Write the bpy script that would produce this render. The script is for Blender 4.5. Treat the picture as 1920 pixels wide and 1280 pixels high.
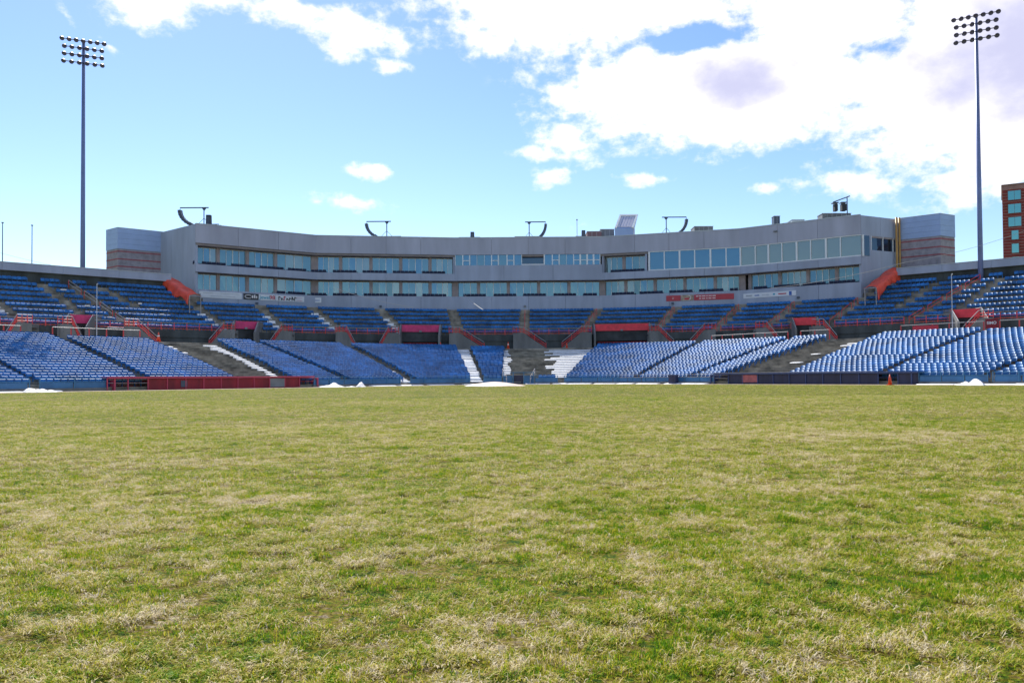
import bpy, bmesh, math, random
import numpy as np
from mathutils import Matrix, Vector
rnd = random.Random(7)
R = math.radians
for o in list(bpy.data.objects):
    bpy.data.objects.remove(o)
scene = bpy.context.scene
col = scene.collection

# ------------------------------------------------------------------ camera
EYE = 0.87
F = 1536.0
cam = bpy.data.cameras.new('camera')
cam.sensor_width = 36.0
cam.lens = 36.0 * F / 1920.0
PITCH = 1.2
cam.shift_y = (66.6 - F * math.tan(R(PITCH))) / 1920.0
cam.shift_x = -32.0 / 1920.0
cam.clip_start = 0.1
cam.clip_end = 6000
camo = bpy.data.objects.new('camera', cam)
col.objects.link(camo)
camo.matrix_world = (Matrix.Translation((0, 0, EYE))
                     @ Matrix.Rotation(R(90 + PITCH), 4, 'X') @ Matrix.Rotation(R(-0.41), 4, 'Z'))
scene.camera = camo
scene.cycles.max_bounces = 5
scene.cycles.diffuse_bounces = 3
scene.cycles.glossy_bounces = 2
scene.cycles.transmission_bounces = 2

# ------------------------------------------------------------------ light and exposure
SUN_DIR = Vector((-0.38, 0.95, 1.0)).normalized()
SUN_EL = math.asin(SUN_DIR.z)
SUN_AZ = math.atan2(SUN_DIR.x, SUN_DIR.y)
sun = bpy.data.lights.new('sun', 'SUN')
sun.energy = 5.0
sun.angle = R(0.53)
sun.color = (1.0, 0.95, 0.87)
suno = bpy.data.objects.new('sun', sun)
col.objects.link(suno)
suno.rotation_euler = SUN_DIR.to_track_quat('Z', 'Y').to_euler()
suno.location = (-40, 90, 120)
vs = scene.view_settings
vs.view_transform = 'Standard'
vs.look = 'None'
vs.exposure = 0.70
vs.gamma = 1.0
vs.use_curve_mapping = False

world = bpy.data.worlds.new('World')
scene.world = world
world.use_nodes = True
wt = world.node_tree
world.cycles.sampling_method = 'MANUAL'
world.cycles.sample_map_resolution = 256
wt.nodes.clear()


def wn(kind, **kw):
    n = wt.nodes.new(kind)
    for k, v in kw.items():
        setattr(n, k, v)
    return n


def wmath(op, a, b=None, clamp=False):
    n = wn('ShaderNodeMath', operation=op, use_clamp=clamp)
    for i, x in enumerate((a, b)):
        if x is None:
            continue
        if isinstance(x, (int, float)):
            n.inputs[i].default_value = x
        else:
            wt.links.new(x, n.inputs[i])
    return n.outputs[0]


def wrange(x, a, b, c=0.0, d=1.0, smooth=True):
    n = wn('ShaderNodeMapRange', interpolation_type='SMOOTHSTEP' if smooth else 'LINEAR')
    wt.links.new(x, n.inputs[0])
    for i, v in enumerate((a, b, c, d)):
        n.inputs[i + 1].default_value = v
    return n.outputs[0]


sky = wn('ShaderNodeTexSky', sky_type='NISHITA')
sky.sun_disc = False
sky.sun_elevation = SUN_EL
sky.sun_rotation = SUN_AZ
sky.air_density = 1.0
sky.dust_density = 0.15
sky.ozone_density = 2.2
sky.altitude = 80
geo = wn('ShaderNodeTexCoord')
sep = wn('ShaderNodeSeparateXYZ')
wt.links.new(geo.outputs['Generated'], sep.inputs[0])
# azimuth (0 towards the stand, positive to the right) and elevation in degrees
az = wmath('MULTIPLY', wmath('ARCTAN2', sep.outputs[0], sep.outputs[1]), 180 / math.pi)
el = wmath('MULTIPLY', wmath('ARCSINE', sep.outputs[2]), 180 / math.pi)
ae = wn('ShaderNodeCombineXYZ')
wt.links.new(az, ae.inputs[0])
wt.links.new(el, ae.inputs[1])


def wnoise(scale, detail, rough, stretch=(1, 1, 1), off=(0, 0, 0)):
    m = wn('ShaderNodeMapping')
    m.inputs['Scale'].default_value = stretch
    m.inputs['Location'].default_value = off
    wt.links.new(ae.outputs[0], m.inputs[0])
    n = wn('ShaderNodeTexNoise')
    n.inputs['Scale'].default_value = scale
    n.inputs['Detail'].default_value = detail
    n.inputs['Roughness'].default_value = rough
    wt.links.new(m.outputs[0], n.inputs['Vector'])
    return n.outputs['Fac']


# cumulus banks of that day: azimuth, elevation, half width, half height, tilt (deg), weight
CLOUDS = [
    (4.0, 24.6, 11, 2.9, 0, 1.15), (13.5, 18.9, 10.8, 3.4, -2, 1.4), (3.8, 18.9, 2.8, 1.0, 0, .7), (29.2, 18.4, 9.2, 5.8, 0, 1.3),
    (31, 13.8, 5.0, 3.0, 20, 1.15), (20.3, 22.4, 7.6, 3.0, 0, 1.25), (20, 18.8, 5.5, 1.9, -12, .95),
    (2.9, 16.1, 2.8, 1.3, -14, .8), (1.4, 15.3, 2.2, .7, -4, .7), (1.4, 13.8, 1.7, .75, 0, .7),
    (-11.5, 14.0, 1.7, .6, 0, .8), (-12.0, 11.9, 2.4, .6, -6, .75), (7.7, 13.5, 1.6, .55, 0, .8), (9.5, 13.45, 1.0, .42, 0, .7),
    (16.3, 12.3, 1.1, .42, -4, .6), (21.9, 12.3, 3.5, 1.0, -4, .72), (3.1, 10.4, 1.0, .4, 0, .5), (24.8, 11.9, 1.2, .45, 0, .45),
    (-25.2, 22.8, 2.8, 1.5, 5, .95), (-20.4, 23.6, 2.3, 1.0, 0, .7), (-16.4, 23.4, 3.6, 1.3, -4, .62), (-12.0, 22.7, 3.0, 1.65, -8, .95),
    (-9.9, 20.8, 1.7, .55, -12, .65), (-29.6, 21.4, .9, .35, -50, .5), (-27.1, 20.0, .7, .33, -25, .55),
    # the same broken banks carry on round the rest of the sky
    (80, 30, 32, 9, 3, 1.0), (150, 22, 26, 6, 0, .95), (-75, 25, 26, 6, 3, .95), (-145, 28, 26, 7, 0, 1.0), (0, 50, 60, 9, 0, .9), (180, 55, 60, 9, 0, .9),
]
acc = None
for (a, e, rx, ry, tilt, w) in CLOUDS:
    m = wn('ShaderNodeMapping', vector_type='TEXTURE')
    m.inputs['Location'].default_value = (a, e, 0)
    m.inputs['Rotation'].default_value = (0, 0, R(tilt))
    m.inputs['Scale'].default_value = (rx, ry, 1)
    wt.links.new(ae.outputs[0], m.inputs[0])
    ln = wn('ShaderNodeVectorMath', operation='LENGTH')
    wt.links.new(m.outputs[0], ln.inputs[0])
    f = wrange(ln.outputs['Value'], 0.0, 1.6, w, 0.0, smooth=False)
    acc = f if acc is None else wmath('MAXIMUM', acc, f)
HOLES = [(12.9, 22.2, 3.0, .6, 0, .68), (10.0, 21.7, 1.3, .45, 0, .5), (23.7, 20.2, 1.3, .6, 0, .6), (-14.2, 24.6, 1.5, .6, 0, .5)]
for (a, e, rx, ry, tilt, w) in HOLES:
    m = wn('ShaderNodeMapping', vector_type='TEXTURE')
    m.inputs['Location'].default_value = (a, e, 0)
    m.inputs['Scale'].default_value = (rx, ry, 1)
    wt.links.new(ae.outputs[0], m.inputs[0])
    ln = wn('ShaderNodeVectorMath', operation='LENGTH')
    wt.links.new(m.outputs[0], ln.inputs[0])
    acc = wmath('SUBTRACT', acc, wrange(ln.outputs['Value'], 0.0, 2.0, w, 0.0, smooth=False))
n1 = wnoise(0.42, 6, 0.60, (1, 1.45, 1))
n2 = wnoise(0.13, 2, 0.55, (1, 1.5, 1), (31, 5, 2))
n3 = wnoise(1.3, 4, 0.62, (1, 1.3, 1), (3, 8, 2))
field = wmath('ADD', wmath('MULTIPLY', acc, 1.25), wmath('ADD', wmath('MULTIPLY', wmath('SUBTRACT', n1, 0.5), 1.9),
                                     wmath('ADD', wmath('MULTIPLY', wmath('SUBTRACT', n2, 0.5), 0.5), wmath('MULTIPLY', wmath('SUBTRACT', n3, 0.5), 0.55))))
has = wrange(acc, 0.02, 0.2)
cover = wmath('MULTIPLY', wrange(field, 0.22, 0.92), has)
# the deep, shaded bellies of the larger banks
belly = None
for (a, e, rx, ry, w) in ((14.8, 19.0, 7.5, 2.7, 1.0), (31, 19.5, 8, 8, 1.0), (-2, 26.6, 7, 2.0, .9), (22, 26, 8, 2.5, .7), (80, 28, 20, 5, .9), (-145, 27, 16, 4, .9), (0, 50, 40, 5, .8)):
    m = wn('ShaderNodeMapping', vector_type='TEXTURE')
    m.inputs['Location'].default_value = (a, e, 0)
    m.inputs['Scale'].default_value = (rx, ry, 1)
    wt.links.new(ae.outputs[0], m.inputs[0])
    ln = wn('ShaderNodeVectorMath', operation='LENGTH')
    wt.links.new(m.outputs[0], ln.inputs[0])
    f = wrange(ln.outputs['Value'], 0.0, 1.3, w, 0.0, smooth=False)
    belly = f if belly is None else wmath('MAXIMUM', belly, f)
thick = wrange(wmath('ADD', belly, wmath('ADD', wmath('MULTIPLY', wmath('SUBTRACT', n2, 0.5), 1.4), wmath('MULTIPLY', wmath('SUBTRACT', n1, 0.5), 0.7))), 0.2, 1.0)
ccol = wn('ShaderNodeMix', data_type='RGBA')
ccol.inputs['A'].default_value = (7.6, 7.4, 7.5, 1)
ccol.inputs['B'].default_value = (3.9, 3.95, 5.4, 1)
wt.links.new(thick, ccol.inputs['Factor'])
smix = wn('ShaderNodeMix', data_type='RGBA')
wt.links.new(cover, smix.inputs['Factor'])
hs = wn('ShaderNodeHueSaturation')
hs.inputs['Saturation'].default_value = 1.13
hs.inputs['Hue'].default_value = 0.508
wt.links.new(sky.outputs[0], hs.inputs['Color'])
wt.links.new(hs.outputs[0], smix.inputs['A'])
wt.links.new(ccol.outputs['Result'], smix.inputs['B'])
bg = wn('ShaderNodeBackground')
bg.inputs['Strength'].default_value = 0.110
wt.links.new(smix.outputs['Result'], bg.inputs['Color'])
wo = wn('ShaderNodeOutputWorld')
wt.links.new(bg.outputs[0], wo.inputs[0])

# ------------------------------------------------------------------ materials
M = {}


def mat(name, c, rough=0.6, var=0.18, scale=1.2, metal=0.0, spec=0.5, bump=0.0, bscale=20.0, streak=0.0, c2=None, coat=0.0, trans=0.0):
    m = bpy.data.materials.new(name)
    m.use_nodes = True
    nt = m.node_tree
    N, L = nt.nodes, nt.links
    b = N['Principled BSDF']
    b.inputs['Roughness'].default_value = rough
    b.inputs['Metallic'].default_value = metal
    b.inputs['Specular IOR Level'].default_value = spec
    b.inputs['Coat Weight'].default_value = coat
    g = N.new('ShaderNodeNewGeometry')
    nz = N.new('ShaderNodeTexNoise')
    nz.inputs['Scale'].default_value = scale
    nz.inputs['Detail'].default_value = 6
    nz.inputs['Roughness'].default_value = 0.62
    mp = N.new('ShaderNodeMapping')
    mp.inputs['Scale'].default_value = (1, 1, 0.25 if streak else 1)
    L.new(g.outputs['Position'], mp.inputs[0])
    L.new(mp.outputs[0], nz.inputs['Vector'])
    rp = N.new('ShaderNodeValToRGB')
    lo = [max(0, x * (1 - 2 * var)) for x in c]
    hi = [x * (1 + 1.2 * var) for x in (c2 or c)]
    rp.color_ramp.elements[0].position = 0.3
    rp.color_ramp.elements[0].color = (*lo, 1)
    rp.color_ramp.elements[1].position = 0.72
    rp.color_ramp.elements[1].color = (*hi, 1)
    L.new(nz.outputs['Fac'], rp.inputs[0])
    out = rp.outputs[0]
    if streak:
        n2_ = N.new('ShaderNodeTexNoise')
        n2_.inputs['Scale'].default_value = 1.0
        n2_.inputs['Detail'].default_value = 5
        m2 = N.new('ShaderNodeMapping')
        m2.inputs['Scale'].default_value = (0.8, 0.8, 0.1)
        L.new(g.outputs['Position'], m2.inputs[0])
        L.new(m2.outputs[0], n2_.inputs['Vector'])
        mr = N.new('ShaderNodeMapRange')
        mr.inputs[1].default_value = 0.35
        mr.inputs[2].default_value = 0.7
        mr.inputs[3].default_value = 1 - streak
        mr.inputs[4].default_value = 1.0
        L.new(n2_.outputs['Fac'], mr.inputs[0])
        mx = N.new('ShaderNodeMix')
        mx.data_type = 'RGBA'
        mx.blend_type = 'MULTIPLY'
        mx.inputs['Factor'].default_value = 1
        L.new(out, mx.inputs['A'])
        L.new(mr.outputs[0], mx.inputs['B'])
        out = mx.outputs['Result']
    L.new(out, b.inputs['Base Color'])
    if bump:
        nb = N.new('ShaderNodeTexNoise')
        nb.inputs['Scale'].default_value = bscale
        nb.inputs['Detail'].default_value = 5
        L.new(g.outputs['Position'], nb.inputs['Vector'])
        bp = N.new('ShaderNodeBump')
        bp.inputs['Strength'].default_value = bump
        bp.inputs['Distance'].default_value = 0.02
        L.new(nb.outputs['Fac'], bp.inputs['Height'])
        L.new(bp.outputs[0], b.inputs['Normal'])
    M[name] = m
    return m


def fade_parts(m):
    """sun-bleaching differs from one moulding to the next"""
    N, L = m.node_tree.nodes, m.node_tree.links
    b = N['Principled BSDF']
    src = b.inputs['Base Color'].links[0].from_socket
    g = N.new('ShaderNodeNewGeometry')
    mr = N.new('ShaderNodeMapRange')
    mr.inputs[3].default_value = 0.72
    mr.inputs[4].default_value = 1.28
    L.new(g.outputs['Random Per Island'], mr.inputs[0])
    mx = N.new('ShaderNodeMix')
    mx.data_type = 'RGBA'
    mx.blend_type = 'MULTIPLY'
    mx.inputs['Factor'].default_value = 1
    L.new(src, mx.inputs['A'])
    L.new(mr.outputs[0], mx.inputs['B'])
    L.new(mx.outputs['Result'], b.inputs['Base Color'])


mat('concrete', (0.22, 0.22, 0.215), 0.85, 0.16, 0.7, streak=0.3, bump=0.25)
mat('terrace_concrete', (0.31, 0.28, 0.235), 0.9, 0.36, 0.7, bump=0.3, bscale=9)
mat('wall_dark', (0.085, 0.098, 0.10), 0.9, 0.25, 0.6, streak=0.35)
mat('precast', (0.42, 0.435, 0.525), 0.8, 0.08, 0.25, streak=0.12, bump=0.12)  # blue of the ambient light on the shaded facade put into the base colour
mat('precast_grey', (0.375, 0.425, 0.54), 0.8, 0.08, 0.3, streak=0.16, bump=0.12)  # greyer precast, same ambient blue put into the base colour
mat('metal_clad', (0.31, 0.42, 0.66), 0.5, 0.06, 0.5, metal=0.15)
mat('tower_block', (0.32, 0.295, 0.335), 0.9, 0.14, 1.5, bump=0.2)
mat('tower_stripe', (0.33, 0.11, 0.13), 0.85, 0.15, 1.5)
mat('pilaster', (0.34, 0.285, 0.29), 0.8, 0.15, 1.0)
mat('soffit', (0.33, 0.29, 0.30), 0.9, 0.1, 1.0)
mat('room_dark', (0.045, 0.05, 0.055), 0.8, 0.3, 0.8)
mat('frame_white', (0.74, 0.76, 0.78), 0.45, 0.05, 2.0)
mat('frame_thin', (0.48, 0.52, 0.55), 0.4, 0.05, 2.0, metal=0.3)
mat('seat_blue', (0.014, 0.11, 0.335), 0.5, 0.25, 0.35, c2=(0.022, 0.15, 0.42), spec=0.5)
M['seat_blue'].node_tree.nodes['Principled BSDF'].inputs['Specular Tint'].default_value = (0.70, 0.88, 1.0, 1)
fade_parts(M['seat_blue'])
mat('seat_navy', (0.012, 0.022, 0.075), 0.5, 0.15, 0.8)
mat('rail_blue', (0.045, 0.17, 0.32), 0.5, 0.15, 1.0)
mat('panel_blue', (0.035, 0.15, 0.33), 0.45, 0.15, 0.8)
mat('rail_red', (0.72, 0.06, 0.06), 0.45, 0.15, 2.0)
mat('header_red', (0.78, 0.045, 0.07), 0.55, 0.12, 1.5)
mat('header_red_shaded', (0.62, 0.035, 0.16), 0.55, 0.15, 1.5)  # header red with the shade on the left entrances put into its colour
mat('rail_pale', (0.36, 0.35, 0.37), 0.55, 0.08, 2.0, metal=0.1)
mat('dugout_red', (0.30, 0.010, 0.025), 0.6, 0.22, 0.9, streak=0.25)
mat('dugout_red_trim', (0.48, 0.05, 0.10), 0.5, 0.1, 1.0)
mat('dugout_navy', (0.028, 0.032, 0.085), 0.55, 0.25, 0.9, streak=0.2)
mat('dugout_navy_trim', (0.045, 0.07, 0.19), 0.45, 0.1, 1.0)
mat('poster_red', (0.42, 0.12, 0.13), 0.6, 0.2, 2.0)
mat('pole_blue', (0.16, 0.21, 0.40), 0.45, 0.08, 0.4, metal=0.2)
mat('lamp_dark', (0.22, 0.21, 0.32), 0.5, 0.15, 3.0)
mat('lamp_glass', (0.12, 0.115, 0.2), 0.55, 0.1, 3.0)
mat('steel_dark', (0.075, 0.095, 0.14), 0.5, 0.1, 2.0, metal=0.3)
mat('speaker_black', (0.022, 0.025, 0.035), 0.7, 0.2, 4.0)
mat('roof_unit', (0.20, 0.21, 0.23), 0.6, 0.15, 0.9)
mat('roof_deck', (0.22, 0.21, 0.2), 0.9, 0.1, 1.0)
mat('pipe_yellow', (0.48, 0.27, 0.07), 0.5, 0.12, 1.5)
mat('tarp_red', (0.88, 0.10, 0.05), 0.5, 0.16, 0.9, bump=0.6, bscale=3.0)
mat('cone_orange', (0.75, 0.07, 0.02), 0.5, 0.1, 6.0)
mat('white_sheet', (0.62, 0.62, 0.65), 0.7, 0.14, 2.5, bump=0.5, bscale=6)
mat('banner_white', (0.66, 0.69, 0.74), 0.6, 0.05, 1.0)
mat('banner_red', (0.46, 0.05, 0.07), 0.6, 0.08, 1.0)
mat('ink_black', (0.02, 0.022, 0.03), 0.6, 0.1, 3.0)
mat('ink_teal', (0.05, 0.35, 0.48), 0.6, 0.1, 3.0)
mat('ink_red', (0.48, 0.03, 0.06), 0.6, 0.1, 3.0)
mat('ink_pink', (0.55, 0.22, 0.38), 0.6, 0.1, 3.0)
mat('ink_grey', (0.36, 0.40, 0.46), 0.6, 0.1, 3.0)
mat('ink_blue', (0.04, 0.12, 0.42), 0.6, 0.1, 3.0)
mat('ink_tan', (0.45, 0.34, 0.25), 0.6, 0.3, 3.0)
mat('ink_white', (0.75, 0.72, 0.72), 0.6, 0.05, 3.0)
mat('brick_red', (0.25, 0.042, 0.04), 0.9, 0.2, 0.5)
mat('brick_pale', (0.34, 0.19, 0.18), 0.9, 0.12, 0.5)
mat('brick_cap', (0.22, 0.13, 0.14), 0.8, 0.1, 0.5)
mat('track_dirt', (0.42, 0.33, 0.235), 0.95, 0.15, 1.3, bump=0.4, bscale=14)
mat('mound_tarp', (0.52, 0.41, 0.35), 0.7, 0.08, 1.0, bump=0.4, bscale=3)
mat('snow', (0.76, 0.77, 0.79), 0.8, 0.09, 2.2, bump=0.5, bscale=7)
mat('cable', (0.50, 0.48, 0.45), 0.6, 0.05, 1.0)
mat('white_post', (0.55, 0.57, 0.62), 0.4, 0.05, 1.0)


def glass(name, tint, refl, dark, rough=0.03):
    m = bpy.data.materials.new(name)
    m.use_nodes = True
    N, L = m.node_tree.nodes, m.node_tree.links
    N.remove(N['Principled BSDF'])
    d = N.new('ShaderNodeBsdfDiffuse')
    d.inputs[0].default_value = (*dark, 1)
    g = N.new('ShaderNodeBsdfGlossy')
    g.inputs['Color'].default_value = (*tint, 1)
    g.inputs['Roughness'].default_value = rough
    ge = N.new('ShaderNodeNewGeometry')
    nz = N.new('ShaderNodeTexNoise')
    nz.inputs['Scale'].default_value = 0.55
    nz.inputs['Detail'].default_value = 3
    L.new(ge.outputs['Position'], nz.inputs['Vector'])
    bp = N.new('ShaderNodeBump')
    bp.inputs['Strength'].default_value = 0.12
    bp.inputs['Distance'].default_value = 0.08
    L.new(nz.outputs['Fac'], bp.inputs['Height'])
    L.new(bp.outputs[0], g.inputs['Normal'])
    fr = N.new('ShaderNodeFresnel')
    fr.inputs[0].default_value = 1.5
    ad = N.new('ShaderNodeMath')
    ad.operation = 'ADD'
    ad.use_clamp = True
    ad.inputs[1].default_value = refl
    L.new(fr.outputs[0], ad.inputs[0])
    mx = N.new('ShaderNodeMixShader')
    L.new(ad.outputs[0], mx.inputs[0])
    L.new(d.outputs[0], mx.inputs[1])
    L.new(g.outputs[0], mx.inputs[2])
    L.new(mx.outputs[0], N['Material Output'].inputs[0])
    M[name] = m


glass('glass_teal', (0.52, 0.80, 0.94), 0.15, (0.035, 0.085, 0.11))
glass('glass_blue', (0.45, 0.75, 0.98), 0.15, (0.03, 0.085, 0.14))
glass('glass_milky', (0.76, 0.88, 0.88), 0.16, (0.12, 0.15, 0.15), 0.08)
glass('glass_grey', (0.64, 0.80, 0.86), 0.17, (0.10, 0.14, 0.16))
glass('glass_deep', (0.5, 0.74, 0.84), 0.13, (0.03, 0.07, 0.09))
glass('glass_dark', (0.45, 0.6, 0.75), 0.10, (0.012, 0.016, 0.03))
glass('glass_green', (0.45, 0.9, 0.85), 0.30, (0.02, 0.16, 0.16))
glass('glass_roof', (0.85, 0.85, 0.92), 0.15, (0.66, 0.62, 0.66), 0.2)


# ------------------------------------------------------------------ mesh helpers
class MB:
    def __init__(self):
        self.v = []
        self.f = []

    def add(self, vs_, fs):
        b = len(self.v)
        self.v += [tuple(p) for p in vs_]
        self.f += [tuple(i + b for i in f) for f in fs]
        return self

    def hexa(self, p):      # 8 points: bottom 4 (ccw from above), top 4
        return self.add(p, [(3, 2, 1, 0), (4, 5, 6, 7), (0, 1, 5, 4), (1, 2, 6, 5), (2, 3, 7, 6), (3, 0, 4, 7)])

    def box(self, c, s, rz=0.0):
        cx, cy, cz = c
        hx, hy, hz = s[0] / 2, s[1] / 2, s[2] / 2
        ca, sa = math.cos(rz), math.sin(rz)
        P = []
        for z in (-hz, hz):
            for x, y in ((-hx, -hy), (hx, -hy), (hx, hy), (-hx, hy)):
                P.append((cx + x * ca - y * sa, cy + x * sa + y * ca, cz + z))
        return self.hexa(P)

    def slab(self, poly, z0, z1):     # poly ccw from above
        n = len(poly)
        P = [(x, y, z0) for x, y in poly] + [(x, y, z1) for x, y in poly]
        fs = [tuple(range(n - 1, -1, -1)), tuple(range(n, 2 * n))]
        fs += [(i, (i + 1) % n, (i + 1) % n + n, i + n) for i in range(n)]
        return self.add(P, fs)

    def prism(self, pts, vec):        # planar polygon swept along vec
        n = len(pts)
        P = [Vector(p) for p in pts] + [Vector(p) + Vector(vec) for p in pts]
        fs = [tuple(range(n - 1, -1, -1)), tuple(range(n, 2 * n))]
        fs += [(i, (i + 1) % n, (i + 1) % n + n, i + n) for i in range(n)]
        return self.add(P, fs)

    def tube(self, p, q, r, n=6, r2=None):
        p, q = Vector(p), Vector(q)
        d = (q - p)
        if d.length < 1e-6:
            return self
        d.normalize()
        a = d.orthogonal().normalized()
        b = d.cross(a)
        r2 = r if r2 is None else r2
        P = []
        for c, rr in ((p, r), (q, r2)):
            for i in range(n):
                t = 2 * math.pi * i / n
                P.append(c + a * (math.cos(t) * rr) + b * (math.sin(t) * rr))
        fs = [(i, (i + 1) % n, (i + 1) % n + n, i + n) for i in range(n)]
        fs += [tuple(range(n - 1, -1, -1)), tuple(range(n, 2 * n))]
        return self.add(P, fs)

    def path(self, pts, r, n=6):
        for a, b in zip(pts[:-1], pts[1:]):
            self.tube(a, b, r, n)
        return self

    def mesh(self, name, m, smooth=False, fix=True):
        me = bpy.data.meshes.new(name)
        me.from_pydata(self.v, [], self.f)
        if fix:
            bm = bmesh.new()
            bm.from_mesh(me)
            bmesh.ops.recalc_face_normals(bm, faces=bm.faces)
            bm.to_mesh(me)
            bm.free()
        me.materials.append(M[m] if isinstance(m, str) else m)
        if smooth:
            me.polygons.foreach_set('use_smooth', [True] * len(me.polygons))
        return me

    def build(self, name, m, parent=None, smooth=False, fix=True):
        o = bpy.data.objects.new(name, self.mesh(name, m, smooth, fix))
        col.objects.link(o)
        if parent is not None:
            setparent(o, parent)
        return o


def setparent(o, parent):
    o.parent = parent
    loc = Vector(parent.get('base', (0, 0, 0)))     # only the things' Empties are moved off the origin
    o.matrix_parent_inverse = Matrix.Translation(-loc)


def tag(o, label=None, cat=None, group=None, kind=None):
    if label:
        o['label'] = label
    if cat:
        o['category'] = cat
    if group:
        o['group'] = group
    if kind:
        o['kind'] = kind
    return o


def thing(name, label, cat, loc=(0, 0, 0), group=None):
    o = bpy.data.objects.new(name, None)
    o.empty_display_size = 0.3
    col.objects.link(o)
    o.location = loc
    o['base'] = [float(x) for x in loc]
    return tag(o, label, cat, group)


def text_mesh(body, size, m, name='lettering', bold=0.0):
    c = bpy.data.curves.new(name, 'FONT')
    c.body = body
    c.size = size
    c.align_x = 'CENTER'
    c.align_y = 'CENTER'
    c.offset = bold
    c.extrude = 0.008
    o = bpy.data.objects.new(name, c)
    col.objects.link(o)
    dg = bpy.context.evaluated_depsgraph_get()
    me = bpy.data.meshes.new_from_object(o.evaluated_get(dg))
    bpy.data.objects.remove(o)
    me.materials.clear()
    me.materials.append(M[m])
    return me


# ------------------------------------------------------------------ survey of the place
# bearings are measured from the point where the photographer stood, as tangents x 1536 off the centre line (+992)
def U(b):
    return (b - 992.0) / F


def hor(b):
    return 706.6 - 0.0072 * (b - 960)


def site(b, y, Y):      # a point on bearing b, level y, Y metres out
    return Vector((U(b) * Y, Y, EYE + (hor(b) - y) * Y / F))


class Bowl:
    """plan curve of a tier: an arc round home plate with a straight wing on each side; d = metres behind its front"""

    def __init__(s, cy, r, phi):
        s.cy, s.r, s.phi = cy, r, R(phi)

    def at(s, a, d):
        r = s.r + d
        sg = 1 if a >= 0 else -1
        a = abs(a)
        if a <= r * s.phi:
            t = a / r
            ex = 0
        else:
            t = s.phi
            ex = a - r * s.phi
        x = r * math.sin(t) + ex * math.cos(t)
        y = s.cy + r * math.cos(t) - ex * math.sin(t)
        return Vector((sg * x, y)), sg * t          # point, normal angle (0 = +Y, clockwise +)

    def find(s, b, d):
        u = U(b)
        lo, hi = -160.0, 160.0
        for _ in range(40):
            m = (lo + hi) / 2
            p, _t = s.at(m, d)
            if p.y > 5 and p.x / p.y < u or (p.y <= 5 and m < 0):
                lo = m
            else:
                hi = m
        return (lo + hi) / 2

    def pt(s, a, d, z):
        p, _ = s.at(a, d)
        return Vector((p.x, p.y, z))

    def samples(s, a0, a1, step=2.0):
        n = max(1, int(math.ceil((a1 - a0) / step)))
        return [a0 + (a1 - a0) * i / n for i in range(n + 1)]


LOW = Bowl(82.0, 16.0, 50)
UPP = Bowl(56.4, 65.0, 42)
NLOW = 20


def strip(mb, bowl, prof, a_lo, a_hi, step=2.0, d_ref=None):
    """sweep a closed profile [(d,z)...] along a bowl between two front arclengths (scaled so ends stay on the same normal)"""
    ts = bowl.samples(a_lo, a_hi, step)
    n = len(prof)
    base = len(mb.v)
    for a in ts:
        sg = 1 if a >= 0 else -1
        aa = abs(a)
        for d, z in prof:
            # keep on the normal through the front-curve point
            if aa <= bowl.r * bowl.phi:
                ad = sg * aa * (bowl.r + d) / bowl.r
            else:
                ad = sg * (aa - bowl.r * bowl.phi + (bowl.r + d) * bowl.phi)
            p, _ = bowl.at(ad, d)
            mb.v.append((p.x, p.y, z))
    for i in range(len(ts) - 1):
        for k in range(n):
            k2 = (k + 1) % n
            mb.f.append((base + i * n + k, base + i * n + k2, base + (i + 1) * n + k2, base + (i + 1) * n + k))
    mb.f.append(tuple(base + k for k in range(n)))
    mb.f.append(tuple(base + (len(ts) - 1) * n + k for k in range(n - 1, -1, -1)))
    return mb


def fa(bowl, b):
    """front-curve arclength on bearing b"""
    return bowl.find(b, 0.0)


def low_d(r):
    return 0.55 + 0.80 * r


def low_z(r):
    return 0.30 + 0.227 * r


def upp_d(r):
    return 0.30 + 0.95 * r


def upp_z(r):
    return 7.10 + 0.70 * r


# ------------------------------------------------------------------ ground
def ground_material():
    m = bpy.data.materials.new('lawn')
    m.use_nodes = True
    N, L = m.node_tree.nodes, m.node_tree.links
    b = N['Principled BSDF']
    b.inputs['Roughness'].default_value = 0.95
    b.inputs['Specular IOR Level'].default_value = 0.1
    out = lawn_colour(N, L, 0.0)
    g = N.new('ShaderNodeNewGeometry')
    # thatch and soil crumbs between the blades
    nc = N.new('ShaderNodeTexNoise')
    nc.inputs['Scale'].default_value = 70
    nc.inputs['Detail'].default_value = 3
    nc.inputs['Roughness'].default_value = 0.7
    L.new(g.outputs['Position'], nc.inputs['Vector'])
    cr = N.new('ShaderNodeValToRGB')
    cr.color_ramp.elements[0].position = 0.36
    cr.color_ramp.elements[0].color = (0.30, 0.24, 0.20, 1)
    cr.color_ramp.elements[1].position = 0.62
    cr.color_ramp.elements[1].color = (1.25, 1.2, 1.15, 1)
    L.new(nc.outputs['Fac'], cr.inputs[0])
    mx = N.new('ShaderNodeMix')
    mx.data_type = 'RGBA'
    mx.blend_type = 'MULTIPLY'
    mx.inputs['Factor'].default_value = 1
    L.new(out, mx.inputs['A'])
    L.new(cr.outputs[0], mx.inputs['B'])
    L.new(mx.outputs['Result'], b.inputs['Base Color'])
    nb = N.new('ShaderNodeTexNoise')
    nb.inputs['Scale'].default_value = 14
    nb.inputs['Detail'].default_value = 8
    nb.inputs['Roughness'].default_value = 0.7
    L.new(g.outputs['Position'], nb.inputs['Vector'])
    bp = N.new('ShaderNodeBump')
    bp.inputs['Strength'].default_value = 0.8
    bp.inputs['Distance'].default_value = 0.05
    L.new(nb.outputs['Fac'], bp.inputs['Height'])
    L.new(bp.outputs[0], b.inputs['Normal'])
    M['lawn'] = m


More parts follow.
